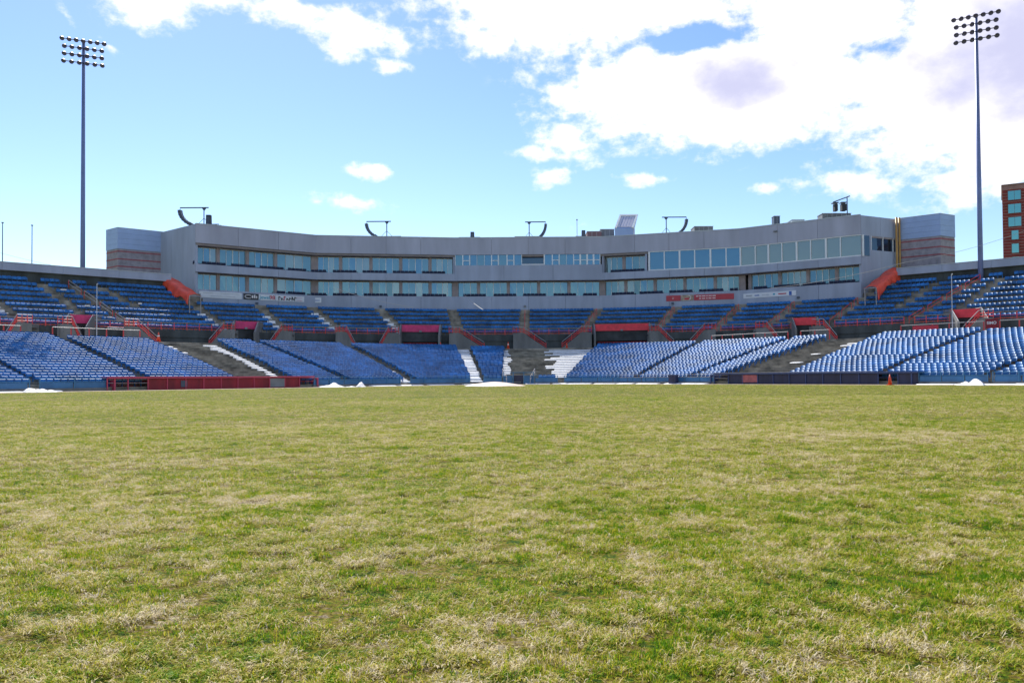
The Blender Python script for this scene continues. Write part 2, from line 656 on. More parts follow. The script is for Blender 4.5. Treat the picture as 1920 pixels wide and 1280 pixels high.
def lawn_colour(N, L, blade, shift=0.0):
    """patches of winter-worn turf: green, olive, straw and bare soil, by place on the field"""
    g = N.new('ShaderNodeNewGeometry')
    fl = N.new('ShaderNodeVectorMath')
    fl.operation = 'MULTIPLY'
    fl.inputs[1].default_value = (1, 1, 0)
    L.new(g.outputs['Position'], fl.inputs[0])

    def noise(scale, detail, rough, off=0.0):
        n = N.new('ShaderNodeTexNoise')
        n.inputs['Scale'].default_value = scale
        n.inputs['Detail'].default_value = detail
        n.inputs['Roughness'].default_value = rough
        mp = N.new('ShaderNodeMapping')
        mp.inputs['Location'].default_value = (off, off * 0.7, 0)
        L.new(fl.outputs[0], mp.inputs[0])
        L.new(mp.outputs[0], n.inputs['Vector'])
        return n.outputs['Fac']

    def mth(op, a, c):
        n = N.new('ShaderNodeMath')
        n.operation = op
        for i, x in enumerate((a, c)):
            if isinstance(x, (int, float)):
                n.inputs[i].default_value = x
            else:
                L.new(x, n.inputs[i])
        return n.outputs[0]
    big = noise(0.22, 3, 0.55, 3.1)
    mid = noise(1.3, 3, 0.6, 11.3)
    fine = noise(7.0, 3, 0.7, 5.7)
    crumb = noise(26.0, 2, 0.6, 2.7)
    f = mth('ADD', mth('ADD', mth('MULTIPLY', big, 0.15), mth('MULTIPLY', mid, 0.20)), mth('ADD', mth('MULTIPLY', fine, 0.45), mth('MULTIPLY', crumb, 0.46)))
    f = mth('ADD', mth('MULTIPLY', mth('SUBTRACT', f, 0.63), 2.6), 0.61 + shift)
    # worn and bare spots (place on the field, half width, half depth, how bare) and the greener turf of the infield
    for wx, wy, wa, wb, ww in ((-1.84, 5.8, .36, .16, .26), (1.45, 6.4, 1.0, .42, .10), (-3.9, 8.6, 2.2, .6, .09), (-1.2, 16.0, 3.2, 1.2, .08), (-.3, 3.2, .4, .2, -.10), (5.6, 11.5, 2.4, 1.4, .08)):
        mp = N.new('ShaderNodeMapping')
        mp.vector_type = 'TEXTURE'
        mp.inputs['Location'].default_value = (wx, wy, 0)
        mp.inputs['Scale'].default_value = (wa, wb, 1)
        L.new(fl.outputs[0], mp.inputs[0])
        ln = N.new('ShaderNodeVectorMath')
        ln.operation = 'LENGTH'
        L.new(mp.outputs[0], ln.inputs[0])
        mr = N.new('ShaderNodeMapRange')
        mr.interpolation_type = 'SMOOTHSTEP'
        mr.inputs[1].default_value = 0.2
        mr.inputs[2].default_value = 1.7
        mr.inputs[3].default_value = ww
        mr.inputs[4].default_value = 0.0
        L.new(ln.outputs['Value'], mr.inputs[0])
        f = mth('ADD', f, mr.outputs[0])
    sp = N.new('ShaderNodeSeparateXYZ')
    L.new(fl.outputs[0], sp.inputs[0])
    mr = N.new('ShaderNodeMapRange')
    mr.inputs[1].default_value = 18
    mr.inputs[2].default_value = 45
    mr.inputs[3].default_value = 0.0
    mr.inputs[4].default_value = -0.045
    L.new(sp.outputs[1], mr.inputs[0])
    f = mth('ADD', f, mr.outputs[0])
    if blade:
        rndn = N.new('ShaderNodeNewGeometry')
        f = mth('ADD', f, mth('MULTIPLY', mth('SUBTRACT', rndn.outputs['Random Per Island'], 0.5), blade))
    rp = N.new('ShaderNodeValToRGB')
    cr = rp.color_ramp
    cr.interpolation = 'LINEAR'
    stops = [(0.38, (0.085, 0.21, 0.006)), (0.50, (0.24, 0.35, 0.010)), (0.60, (0.40, 0.40, 0.018)),
             (0.70, (0.44, 0.37, 0.055)), (0.80, (0.57, 0.47, 0.21)), (0.92, (0.70, 0.61, 0.42))]
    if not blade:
        stops = [(p, tuple(x * 0.40 for x in c)) for p, c in stops]  # dark soil, with the shade between blades put into its colour
    cr.elements[0].position, cr.elements[0].color = stops[0][0], (*stops[0][1], 1)
    cr.elements[1].position, cr.elements[1].color = stops[-1][0], (*stops[-1][1], 1)
    for p, c in stops[1:-1]:
        e = cr.elements.new(p)
        e.color = (*c, 1)
    L.new(f, rp.inputs[0])
    return rp.outputs[0]


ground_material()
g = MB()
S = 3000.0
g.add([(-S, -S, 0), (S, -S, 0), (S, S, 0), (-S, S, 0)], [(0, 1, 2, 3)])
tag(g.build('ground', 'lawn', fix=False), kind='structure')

# warning track along the wall
AL, AR = fa(LOW, -220), fa(LOW, 2150)
ALU, ARU = fa(UPP, -260), fa(UPP, 2180)
wtk = MB()
ts = LOW.samples(AL, AR, 2.0)
for a in ts:
    for d in (-3.6, 0.05):
        sg = 1 if a >= 0 else -1
        aa = abs(a)
        if aa <= LOW.r * LOW.phi:
            ad = a * (LOW.r + d) / LOW.r
        else:
            ad = sg * (aa - LOW.r * LOW.phi + (LOW.r + d) * LOW.phi)
        p, _ = LOW.at(ad, d)
        wtk.v.append((p.x, p.y, 0.012))
for i in range(len(ts) - 1):
    wtk.f.append((2 * i, 2 * i + 2, 2 * i + 3, 2 * i + 1))
tag(wtk.build('warning_track', 'track_dirt'), kind='structure')

# pitching mound under its pale tarp
mb = MB()
mc = site(927, 716, 80)
nr, na = 7, 30
for i in range(nr + 1):
    rr = 2.95 * i / nr
    for j in range(na):
        t = 2 * math.pi * j / na
        z = 0.42 * (1 - (i / nr) ** 1.6) + 0.02 * math.sin(5 * t + i) * (i / nr) + 0.012
        w = 1 + 0.05 * math.sin(3 * t) + 0.03 * math.sin(7 * t + 1)
        mb.v.append((mc.x + rr * w * math.cos(t), mc.y + rr * w * math.sin(t), max(z, 0.006)))
for i in range(nr):
    for j in range(na):
        j2 = (j + 1) % na
        mb.f.append((i * na + j, i * na + j2, (i + 1) * na + j2, (i + 1) * na + j))
tag(mb.build('pitching_mound', 'mound_tarp', smooth=True), 'low pitching mound covered by a pale tan tarp in front of home plate', 'mound')

# ------------------------------------------------------------------ lower grandstand
low = thing('lower_grandstand', 'lower concrete seating tier wrapping behind home plate with blue field wall', 'grandstand', (0, 98, 0))
for r in range(NLOW):
    m_ = MB()
    d0, d1 = low_d(r) - 0.22, low_d(r + 1) - 0.22
    if r == 0:
        d0 = 0.3
    strip(m_, LOW, [(d0 + .07, low_z(r) - 0.5), (d1 - 0.004, low_z(r) - 0.5), (d1 - 0.004, low_z(r)), (d0, low_z(r)), (d0, low_z(r) - .08), (d0 + .07, low_z(r) - .08)], AL, AR, 1.6)
    m_.build('terrace_step', 'terrace_concrete', low)
DB = low_d(NLOW) - 0.22
m_ = MB()
strip(m_, LOW, [(DB, 4.2), (DB + 2.2, 4.2), (DB + 2.2, 4.86), (DB, 4.86)], AL, AR, 1.6)
m_.build('top_walkway', 'terrace_concrete', low)

# dugout extents on the wall
DUG_L = (fa(LOW, 201), fa(LOW, 588))
DUG_R = (fa(LOW, 1339), fa(LOW, 1722))


def wall_piece(a0, a1):
    m_ = MB()
    strip(m_, LOW, [(0.0, 0.0), (0.28, 0.0), (0.28, 0.24), (0.0, 0.24)], a0, a1)
    m_.build('wall_kerb', 'concrete', low)
    n = max(1, round((a1 - a0) / 2.0))
    for i in range(n):
        b0, b1 = a0 + (a1 - a0) * i / n, a0 + (a1 - a0) * (i + 1) / n
        m_ = MB()
        strip(m_, LOW, [(0.10, 0.26), (0.15, 0.26), (0.15, 0.70), (0.10, 0.70)], b0 + 0.05, b1 - 0.05, 1.0)
        m_.build('wall_panel', 'panel_blue', low)


def blue_rail(a0, a1, label, pale=False, group='blue railings along the field wall'):
    c = LOW.pt((a0 + a1) / 2, 0.12, 0.24)
    t = thing('field_railing', label, 'railing', c, group)
    m_ = MB()
    for z in (1.02, 0.76):
        strip(m_, LOW, [(0.10, z - 0.03), (0.16, z - 0.03), (0.16, z + 0.03), (0.10, z + 0.03)], a0, a1, 1.2)
    m_.build('rail', 'rail_pale' if pale else 'rail_blue', t)
    n = max(1, round((a1 - a0) / 2.0))
    for i in range(n + 1):
        a = a0 + (a1 - a0) * i / n
        p, th = LOW.at(a, 0.06)
        MB().box((p.x, p.y, 0.24 + 0.41), (0.07, 0.05, 0.82), -th).build('post', 'rail_blue', t)


gates = [64, 760, 893, 1052]
segs = [(-200, 54, 'blue pipe railing past the first aisle beyond the red dugout'), (74, 200, 'blue pipe railing ending at the open end of red dugout'),
        (589, 750, 'blue pipe railing behind the long white heap of sheeting'), (770, 880, 'blue pipe railing below the seat block left of the wide snowy aisle'),
        (907, 940, 'short blue pipe railing below the narrow seat block behind home plate'),
        (1003, 1045, 'short blue pipe railing in front of the single low seat row'),
        (1058, 1157, 'blue pipe railing beside the snow-covered central terraces'), (1160, 1338, 'pale-topped pipe railing running up to the navy dugout'),
        (1723, 1852, 'blue pipe railing between navy dugout and white bags'), (1862, 2130, 'blue pipe railing past the white bags beyond navy dugout')]
for b0, b1, lab in segs:
    blue_rail(fa(LOW, b0), fa(LOW, b1), lab, pale=(b0 == 1160))
wall_piece(AL, fa(LOW, 54))
wall_piece(fa(LOW, 74), DUG_L[0])
wall_piece(DUG_L[1], fa(LOW, 752))
wall_piece(fa(LOW, 770), fa(LOW, 882))
wall_piece(fa(LOW, 906), fa(LOW, 941))
wall_piece(fa(LOW, 1003), fa(LOW, 1045))
wall_piece(fa(LOW, 1058), DUG_R[0])
wall_piece(DUG_R[1], fa(LOW, 1852))
wall_piece(fa(LOW, 1862), AR)

# gate behind home plate with its dark opening and hand rails
gt = thing('backstop_gate', 'dark gated opening with blue posts in wall behind home plate', 'gate', LOW.pt(fa(LOW, 972), 0.1, 0))
for b in (944, 962, 982, 1000):
    p, th = LOW.at(fa(LOW, b), 0.08)
    MB().box((p.x, p.y, 0.75), (0.09, 0.09, 1.5), -th).build('post', 'rail_blue', gt)
m_ = MB()
strip(m_, LOW, [(0.05, 1.38), (0.12, 1.38), (0.12, 1.46), (0.05, 1.46)], fa(LOW, 944), fa(LOW, 1000))
m_.build('top_rail', 'rail_blue', gt)
m_ = MB()
strip(m_, LOW, [(0.30, 0.02), (0.36, 0.02), (0.36, 1.1), (0.30, 1.1)], fa(LOW, 963), fa(LOW, 981))
m_.build('gate_leaf', 'dugout_navy', gt)
for b0, b1 in ((944, 961), (983, 1000)):
    m_ = MB()
    strip(m_, LOW, [(0.26, 0.02), (0.32, 0.02), (0.32, 1.05), (0.26, 1.05)], fa(LOW, b0), fa(LOW, b1))
    m_.build('side_panel', 'panel_blue', gt)
for b0, b1, lab in ((941, 950, 'pale sloping handrail left of the backstop gate'), (1003, 994, 'pale sloping handrail right of the backstop gate')):
    p0 = LOW.pt(fa(LOW, b0), 2.0, 1.9)
    p1 = LOW.pt(fa(LOW, b1), -0.4, 0.9)
    t = thing('handrail', lab, 'handrail', (p1.x, p1.y, 0))
    for dz in (0, -0.35):
        MB().tube(p0 + Vector((0, 0, dz)), p1 + Vector((0, 0, dz)), 0.035).build('rail', 'rail_pale', t)
    MB().tube(p1, (p1.x, p1.y, 0), 0.035).build('post', 'rail_pale', t)
    MB().tube(p0, (p0.x, p0.y, low_z(2) - 0.1), 0.035).build('post', 'rail_pale', t)

# ------------------------------------------------------------------ upper grandstand
upp = thing('upper_grandstand', 'upper concrete seating tier with steep rows below the press building', 'grandstand', (0, 121, 0))
BL, BR = 372, 1612        # bearings where the press building closes the tier
for r in range(9):
    d0, d1 = upp_d(r) - 0.25, upp_d(r + 1) - 0.25
    if r == 0:
        d0 = 0.0
    prof = [(d0, upp_z(r) - 0.9 if r else 6.2), (d1 - 0.004, upp_z(r) - 0.9 if r else 6.2), (d1 - 0.004, upp_z(r)), (d0, upp_z(r))]
    m_ = MB()
    if r < 7:
        strip(m_, UPP, prof, ALU, ARU, 2.0)
    else:
        strip(m_, UPP, prof, ALU, fa(UPP, 410), 2.0)
        m_.build('terrace_step', 'terrace_concrete', upp)
        m_ = MB()
        strip(m_, UPP, prof, fa(UPP, 1580), ARU, 2.0)
    m_.build('terrace_step', 'terrace_concrete', upp)
# vomitory openings: bearing range, header levels
VOMS = [(133, 173), (442, 483), (754, 824), (1116, 1216), (1488, 1530), (1787, 1838)]
# front wall of the tier, between the openings
edges = [ALU]
for b0, b1 in VOMS:
    edges += [fa(UPP, b0), fa(UPP, b1)]
edges.append(ARU)
for k in range(0, len(edges), 2):
    a0, a1 = edges[k], edges[k + 1]
    n = max(1, round((a1 - a0) / 5.0))
    for i in range(n):
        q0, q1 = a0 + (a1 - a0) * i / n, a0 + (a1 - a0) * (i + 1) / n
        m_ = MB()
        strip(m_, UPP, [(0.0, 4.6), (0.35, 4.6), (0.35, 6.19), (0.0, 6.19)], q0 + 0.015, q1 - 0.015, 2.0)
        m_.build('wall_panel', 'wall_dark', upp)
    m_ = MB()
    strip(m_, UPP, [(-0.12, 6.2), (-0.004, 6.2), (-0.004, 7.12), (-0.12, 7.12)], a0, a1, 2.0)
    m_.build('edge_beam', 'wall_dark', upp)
# deck of the concourse between the tiers
m_ = MB()
dk = []
for b in range(-240, 2200, 40):
    p = LOW.pt(LOW.find(b, DB + 2.0), DB + 2.0, 0)
    q = UPP.pt(UPP.find(b, 0.3), 0.3, 0)
    dk.append((p, q))
for p, q in dk:
    m_.v += [(p.x, p.y, 4.82), (q.x, q.y, 4.82)]
for i in range(len(dk) - 1):
    m_.f.append((2 * i, 2 * i + 2, 2 * i + 3, 2 * i + 1))
m_.build('concourse_deck', 'terrace_concrete', upp)

for k, (b0, b1) in enumerate(VOMS):
    a0, a1 = fa(UPP, b0), fa(UPP, b1)
    am = (a0 + a1) / 2
    lab = ['concrete vomitory with small red header below far-left upper rows', 'narrow shaded vomitory with red header above the left bare terrace',
           'wide shaded vomitory with red header left of home plate', 'wide dark vomitory with long bright red header right of home plate',
           'narrow vomitory with red header above the right bare terrace', 'concrete vomitory with sloped side wall beside the tall white net post'][k]
    v = thing('vomitory', lab, 'entrance', UPP.pt(am, 0.0, 4.82), 'entrances through the upper tier')
    m_ = MB()
    strip(m_, UPP, [(-0.25, 7.55), (0.05, 7.55), (0.05, 8.55), (-0.25, 8.55)], a0 - 0.1, a1 + 0.1, 1.5)
    m_.build('header', 'header_red_shaded' if k < 3 else 'header_red', v)
    m_ = MB()
    strip(m_, UPP, [(0.06, 8.25), (2.1, 8.25), (2.1, 8.5), (0.06, 8.5)], a0 - 0.1, a1 + 0.1, 1.5)
    m_.build('roof_slab', 'concrete', v)
    for aa, sg in ((a0, -1), (a1, 1)):
        p0, th = UPP.at(aa, 0)
        tx = Vector((math.cos(th), -math.sin(th), 0)) * 0.28 * sg
        pts = [UPP.pt(aa, -1.7, 4.8), UPP.pt(aa, 2.1, 4.8), UPP.pt(aa, 2.1, 8.5), UPP.pt(aa, -0.2, 8.5), UPP.pt(aa, -1.7, 7.0)]
        MB().prism(pts, tx).build('side_wall', 'concrete', v)
        e0, e1 = UPP.pt(aa, -0.2, 8.62) + tx * .5, UPP.pt(aa, -1.7, 7.12) + tx * .5
        MB().tube(e0, e1, 0.04).tube(e0, UPP.pt(aa, 1.9, 8.62) + tx * .5, 0.04).build('handrail', 'rail_pale', v)
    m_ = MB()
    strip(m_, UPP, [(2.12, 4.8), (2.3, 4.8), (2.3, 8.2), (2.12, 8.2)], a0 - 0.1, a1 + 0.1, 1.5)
    m_.build('back_wall', 'room_dark', v)  # near-black colour stands in for the shade inside the entrance
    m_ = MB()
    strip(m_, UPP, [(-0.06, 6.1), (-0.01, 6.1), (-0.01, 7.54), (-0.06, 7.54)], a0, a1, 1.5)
    m_.build('shade_panel', 'room_dark', v)  # dark sheet added across the opening to stand in for its shade
    m_ = MB()
    n = max(2, int((a1 - a0) / 1.2))
    for i in range(1, n):
        q = UPP.pt(a0 + (a1 - a0) * i / n, -0.9, 4.82)
        m_.tube(q, q + Vector((0, 0, 1.05)), 0.025)
    m_.tube(UPP.pt(a0 + .3, -0.9, 5.85), UPP.pt(a1 - .3, -0.9, 5.85), 0.025)
    m_.build('barrier_rail', 'rail_red', v)
    q, th = UPP.at(am, -0.33)
    if k in (2, 3, 1):
        MB().box((q.x, q.y, 7.62), (0.35, 0.22, 0.26), -th).build('flood_lamp', 'roof_unit', v)

# back wall and parapet of the open wings
for b0, b1, lab in ((-250, 364, 'left'), (1640, 2170, 'right')):
    a0, a1 = fa(UPP, b0), fa(UPP, b1)
    w = thing('rear_wall', 'long concrete rear wall with pale coping above %s wing seats' % ('the snowy left' if lab == 'left' else 'the sunlit right'), 'wall', UPP.pt((a0 + a1) / 2, 9.2, 12))
    n = round((a1 - a0) / 6)
    for i in range(n):
        q0, q1 = a0 + (a1 - a0) * i / n, a0 + (a1 - a0) * (i + 1) / n
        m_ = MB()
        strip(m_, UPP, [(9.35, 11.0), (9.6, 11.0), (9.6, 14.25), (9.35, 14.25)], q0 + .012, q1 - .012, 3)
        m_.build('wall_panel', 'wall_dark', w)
        m_ = MB()
        strip(m_, UPP, [(8.85, 14.26), (9.6, 14.26), (9.6, 15.2), (8.85, 15.2)], q0 + .012, q1 - .012, 3)
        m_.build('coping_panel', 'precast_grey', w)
    m_ = MB()
    strip(m_, UPP, [(8.8, 15.21), (9.65, 15.21), (9.65, 15.27), (8.8, 15.27)], a0, a1, 3)
    m_.build('cap_flashing', 'frame_thin', w)

# ------------------------------------------------------------------ seats
def seat_geom():
    """one folding seat: curved shell back with rolled top and side wings, tipped-up pan, side standard. x along row, +y backwards"""
    m_ = MB()
    xs = [-0.228, -0.135, 0.0, 0.135, 0.228]
    yo = [-0.105, -0.022, 0.0, -0.022, -0.105]
    prof = [(0.00, 0.40), (0.045, 0.71), (0.093, 0.77), (0.143, 0.83), (0.19, 0.825), (0.06, 0.40)]
    n = len(prof)
    P = []
    for x, y in zip(xs, yo):
        for py, pz in prof:
            zz = pz - (0.045 if abs(x) > 0.2 and pz > 0.7 else 0.0)
            P.append((x, py + y, zz))
    fs = []
    for i in range(4):
        for k in range(n):
            k2 = (k + 1) % n
            fs.append((i * n + k, (i + 1) * n + k, (i + 1) * n + k2, i * n + k2))
    fs.append(tuple(range(n)))
    fs.append(tuple(4 * n + k for k in range(n - 1, -1, -1)))
    m_.add(P, fs)
    pan = [(-0.05, 0.42), (-0.17, 0.45), (-0.125, 0.675), (-0.085, 0.686)]
    m_.add([(x, y, z) for x in (-0.20, 0.20) for y, z in pan],
           [(0, 1, 5, 4), (1, 2, 6, 5), (2, 3, 7, 6), (3, 0, 4, 7), (3, 2, 1, 0), (4, 5, 6, 7)])
    arm = [(-0.02, 0.75), (-0.25, 0.50), (-0.25, 0.43), (-0.02, 0.64)]
    m_.add([(x, y, z) for x in (0.233, 0.288) for y, z in arm],
           [(0, 1, 5, 4), (1, 2, 6, 5), (2, 3, 7, 6), (3, 0, 4, 7), (3, 2, 1, 0), (4, 5, 6, 7)])
    m_.box((0.26, -0.10, 0.24), (0.035, 0.16, 0.42))
    return m_


seat_mb = seat_geom()
seat_me = seat_mb.mesh('stadium_seat', 'seat_blue')
seat_tris = []
SV = np.array([v.co[:] for v in seat_me.vertices])
SF = [tuple(p.vertices) for p in seat_me.polygons]
spots = []     # (x, y, z, angle, tier, row, bearing)


def fill(bowl, d, z, b0, b1, tier, row, skip=(), pitch=0.52):
    a0, a1 = bowl.find(b0, d), bowl.find(b1, d)
    if a1 - a0 < pitch:
        return
    n = int((a1 - a0) / pitch)
    m0 = (a1 - a0 - n * pitch) / 2
    for i in range(n):
        a = a0 + m0 + (i + 0.5) * pitch
        p, th = bowl.at(a, d)
        b = p.x / p.y * F + 992
        if any(s0 - 6 < b < s1 + 6 for s0, s1 in skip):
            continue
        spots.append((p.x, p.y, z, -th, tier, row, b))


LOWBLOCKS = [  # front left, front right, back left, back right, first row, last row
    (-130, 55, -330, -138, 0, 19), (66, 268, -122, 96, 0, 19), (284, 448, 112, 272, 0, 18),
    (552, 638, 404, 474, 0, 19), (652, 756, 486, 640, 0, 19), (777, 883, 658, 855, 0, 19), (905, 941, 879, 947, 0, 18),
    (1008, 1042, 1008, 1046, 0, 0), (1059, 1190, 1119, 1306, 0, 19), (1200, 1289, 1317, 1474, 0, 19), (1300, 1342, 1488, 1550, 0, 19),
    (1470, 1636, 1652, 1842, 0, 19), (1650, 1850, 1858, 2072, 0, 18), (1862, 2030, 2086, 2270, 0, 19),
    (448, 476, 448, 476, 0, 0), (1438, 1468, 1440, 1470, 0, 0)]
for fl_, fr, bl_, br_, r0, r1 in LOWBLOCKS:
    for r in range(r0, r1 + 1):
        t = r / 19.0
        fill(LOW, low_d(r) + 0.36, low_z(r), fl_ + (bl_ - fl_) * t, fr + (br_ - fr) * t, 'lower', r)

AISLES = [(-190, -330, 9, 0), (35, -70, 9, 0), (178, 62, 9, 2), (240, 122, 9, 0), (330, 172, 9, 4), (424, 318, 9, 0), (530, 487, 6, 0), (637, 586, 6, 0), (752, 712, 6, 0), (859, 848, 6, 0),
          (984, 985, 6, 0), (1094, 1122, 6, 0), (1232, 1268, 6, 0), (1345, 1390, 6, 0), (1440, 1495, 6, 0), (1556, 1650, 9, 0),
          (1642, 1770, 9, 3), (1706, 1848, 9, 0), (1776, 1892, 9, 2), (1949, 2050, 9, 0), (2090, 2230, 9, 0)]


def aisle_b(al, r):
    f_, b_, n_, r0 = al
    return f_ + (b_ - f_) * r / (n_ - 1.0)


for r in range(9):
    row_al = [al for al in AISLES if r >= al[3]]
    for i in range(len(row_al) - 1):
        A_, B_ = row_al[i], row_al[i + 1]
        if r > 5 and not (B_[0] <= 430 or A_[0] >= 1550):
            continue
        half = 8.5
        b0, b1 = aisle_b(A_, r) + half, aisle_b(B_, r) - half
        if r > 5:
            if B_[0] == 424:
                b1 = min(b1, 372 - (r - 5) * 21)
            if A_[0] == 1556:
                b0 = max(b0, 1618 + (r - 5) * 20)
        sk = [v for v in VOMS] if r < 2 else ()
        fill(UPP, upp_d(r) + 0.42, upp_z(r), b0, b1, 'upper', r, sk)

# the nearest front-row seats stand as seats of their own, the thousands behind them as one mass
near = [s for s in spots if s[4] == 'lower' and (2 < s[6] < 268 or 1650 < s[6] < 1918) and s[5] <= 8]
near.sort(key=lambda s: s[0] ** 2 + s[1] ** 2)
near = near[:300]
nset = set(id(s) for s in near)
srnd = random.Random(3)
for s in near:
    o = bpy.data.objects.new('stadium_seat', seat_me)
    col.objects.link(o)
    o.location = (s[0], s[1], s[2])
    o.rotation_euler = (0, 0, s[3] + srnd.uniform(-.02, .02))
    if s[6] < 992:
        tag(o, 'blue plastic folding seat in the lowest rows beside the red dugout', 'seat', 'front seats beside the red dugout')
    else:
        tag(o, 'blue plastic folding seat in the lowest rows above the end of navy dugout', 'seat', 'front seats beside the navy dugout')
rest = [s for s in spots if id(s) not in nset]
nv = len(SV)
allv = np.empty((len(rest) * nv, 3))
faces = []
for i, s in enumerate(rest):
    th = s[3] + srnd.uniform(-.02, .02)
    c_, s_ = math.cos(th), math.sin(th)
    tip = srnd.uniform(-.02, .02)
    V_ = SV.copy()
    V_[:, 1] += V_[:, 2] * tip
    X = V_[:, 0] * c_ - V_[:, 1] * s_ + s[0]
    Y = V_[:, 0] * s_ + V_[:, 1] * c_ + s[1]
    allv[i * nv:(i + 1) * nv, 0] = X
    allv[i * nv:(i + 1) * nv, 1] = Y
    allv[i * nv:(i + 1) * nv, 2] = V_[:, 2] + s[2]
    b = i * nv
    faces += [tuple(k + b for k in f) for f in SF]
me = bpy.data.meshes.new('stadium_seats')
me.from_pydata(allv.tolist(), [], faces)
me.materials.append(M['seat_blue'])
so = bpy.data.objects.new('stadium_seats', me)
col.objects.link(so)
tag(so, 'rows of blue plastic seats filling both tiers of the stand', 'seats', kind='stuff')

# ------------------------------------------------------------------ red railings of the upper tier front
def red_rail(b0, b1, label, zt=8.05):
    a0, a1 = fa(UPP, b0), fa(UPP, b1)
    t = thing('tier_railing', label, 'railing', UPP.pt((a0 + a1) / 2, -0.06, 7.12), 'red railings along the upper tier edge')
    m_ = MB()
    strip(m_, UPP, [(-0.09, zt - .03), (-0.03, zt - .03), (-0.03, zt + .03), (-0.09, zt + .03)], a0, a1, 1.5)
    m_.build('top_rail', 'rail_pale', t)
    m_ = MB()
    for z in (7.3, 7.62):
        strip(m_, UPP, [(-0.08, z - .028), (-0.03, z - .028), (-0.03, z + .028), (-0.08, z + .028)], a0, a1, 1.5)
    m_.build('lower_rail', 'rail_red', t)
    n = max(1, round((a1 - a0) / 1.5))
    for i in range(n + 1):
        p, th = UPP.at(a0 + (a1 - a0) * i / n, -0.06)
        MB().box((p.x, p.y, 7.58), (0.09, 0.06, 0.92), -th).build('post', 'rail_red', t)


RR = [(-150, 28, 'red railing past the far-left stair above the lower seats'), (52, 118, 'red railing between far-left stair and small vomitory'),
      (176, 236, 'red railing with snow along its foot, before the tall white net post'), (252, 420, 'long red railing above the dark recess over the left bare terrace'),
      (545, 632, 'red railing between two snowy aisles left of home plate'), (648, 730, 'red railing above dark recess beside the snowiest aisle'),
      (872, 966, 'red railing over the narrow seat block behind home plate'), (992, 1086, 'red railing above the paired central stairs'),
      (1240, 1320, 'red railing right of the long red vomitory header'), (1352, 1420, 'red railing with bright orange foot rail before the right narrow vomitory'),
      (1448, 1484, 'short red railing beside the right narrow vomitory'), (1566, 1696, 'long red railing above the right bare terrace recess'),
      (1716, 1782, 'red railing left of the right tall white net post'), (1846, 1940, 'red railing above the red sign with white letters'), (1958, 2120, 'red railing past the last right aisle')]
for b0, b1, lab in RR:
    red_rail(b0, b1, lab)

# stairs from the tier edge down to the concourse: landing bearing, foot bearing
STAIRS = [(46, 8, 'far-left concrete stair with red rails above lower seats'), (122, 153, 'short red-railed stair left of the small far-left vomitory'),
          (246, 298, 'concrete stair bounding the dark recess beside the orange cone'), (430, 392, 'concrete stair descending left from the narrow left vomitory'),
          (538, 506, 'red-railed stair under the first snowy aisle'), (640, 666, 'short concrete stair wall beside the thin snowy aisle'),
          (738, 712, 'red-railed stair at foot of the snowiest upper aisle'), (852, 908, 'red-railed stair beside the narrow seat block behind home plate'),
          (972, 1024, 'concrete stair descending right, with small lamp, behind the bare central terrace'), (1100, 1054, 'concrete stair descending left toward the snow behind home plate'),
          (1226, 1264, 'red-railed stair right of the long red vomitory header'), (1332, 1294, 'red-railed stair descending left beside the glinting right seat block'),
          (1428, 1462, 'bright red-railed stair left of the right narrow vomitory'), (1534, 1570, 'red-railed stair right of the right narrow vomitory above the bare terrace'),
          (1850, 1800, 'red-railed stair right of the vomitory with the tall white post')]
for b0, b1, lab in STAIRS:
    a0, a1 = UPP.find(b0, -1.5), UPP.find(b1, -1.5)
    sg = 1 if a1 > a0 else -1
    t = thing('concourse_stair', lab, 'stair', UPP.pt((a0 + a1) / 2, -0.9, 4.82), 'stairs between concourse and upper tier')
    L_ = 1.5
    al = a0 - sg * L_ * 0.5
    ar = a0 + sg * L_ * 0.5
    zt, zb = 7.1, 4.84

    def pp(a, d, z):
        return UPP.pt(a, d, z)
    for d in (-1.62, -0.32):
        pts = [pp(al, d, zb), pp(ar, d, zb), pp(a1, d, zb), pp(a1, d, zb + .25), pp(ar, d, zt + .2), pp(al, d, zt + .2)]
        n_ = UPP.at(a0, 0)[1]
        MB().prism(pts, Vector((math.sin(n_), math.cos(n_), 0)) * 0.18).build('side_wall', 'concrete', t)
    ns = 10
    for i in range(ns):
        q0 = ar + (a1 - ar) * i / ns
        q1 = ar + (a1 - ar) * (i + 1) / ns
        z1_ = zt - (zt - zb) * (i + 1) / (ns + 1)
        P = [pp(q0, -1.42, z1_ - .3), pp(q1, -1.42, z1_ - .3), pp(q1, -.34, z1_ - .3), pp(q0, -.34, z1_ - .3)]
        P += [p + Vector((0, 0, .3)) for p in P]
        MB().hexa(P).build('step', 'terrace_concrete', t)
    P = [pp(al, -1.42, zt - .3), pp(ar, -1.42, zt - .3), pp(ar, -.34, zt - .3), pp(al, -.34, zt - .3)]
    P += [p + Vector((0, 0, .3)) for p in P]
    MB().hexa(P).build('landing', 'concrete', t)
    for d in (-1.55,):
        MB().tube(pp(al, d, zt + 1.1), pp(ar, d, zt + 1.1), .045).tube(pp(ar, d, zt + 1.1), pp(a1, d, zb + 1.15), .045).build('handrail', 'rail_pale', t)
        m_ = MB()
        for dz in (0.75, 0.42):
            m_.tube(pp(al, d, zt + dz), pp(ar, d, zt + dz), .055).tube(pp(ar, d, zt + dz), pp(a1, d, zb + dz), .055)
        for i in range(6):
            q = al + (ar - al) * i / 3 if i < 3 else ar + (a1 - ar) * (i - 3) / 2
            zz = zt if i <= 3 else zt - (zt - zb) * (i - 3) / 2
            m_.tube(pp(q, d, zz + .1), pp(q, d, zz + 1.1), .045)
        m_.build('red_rails', 'rail_red', t)

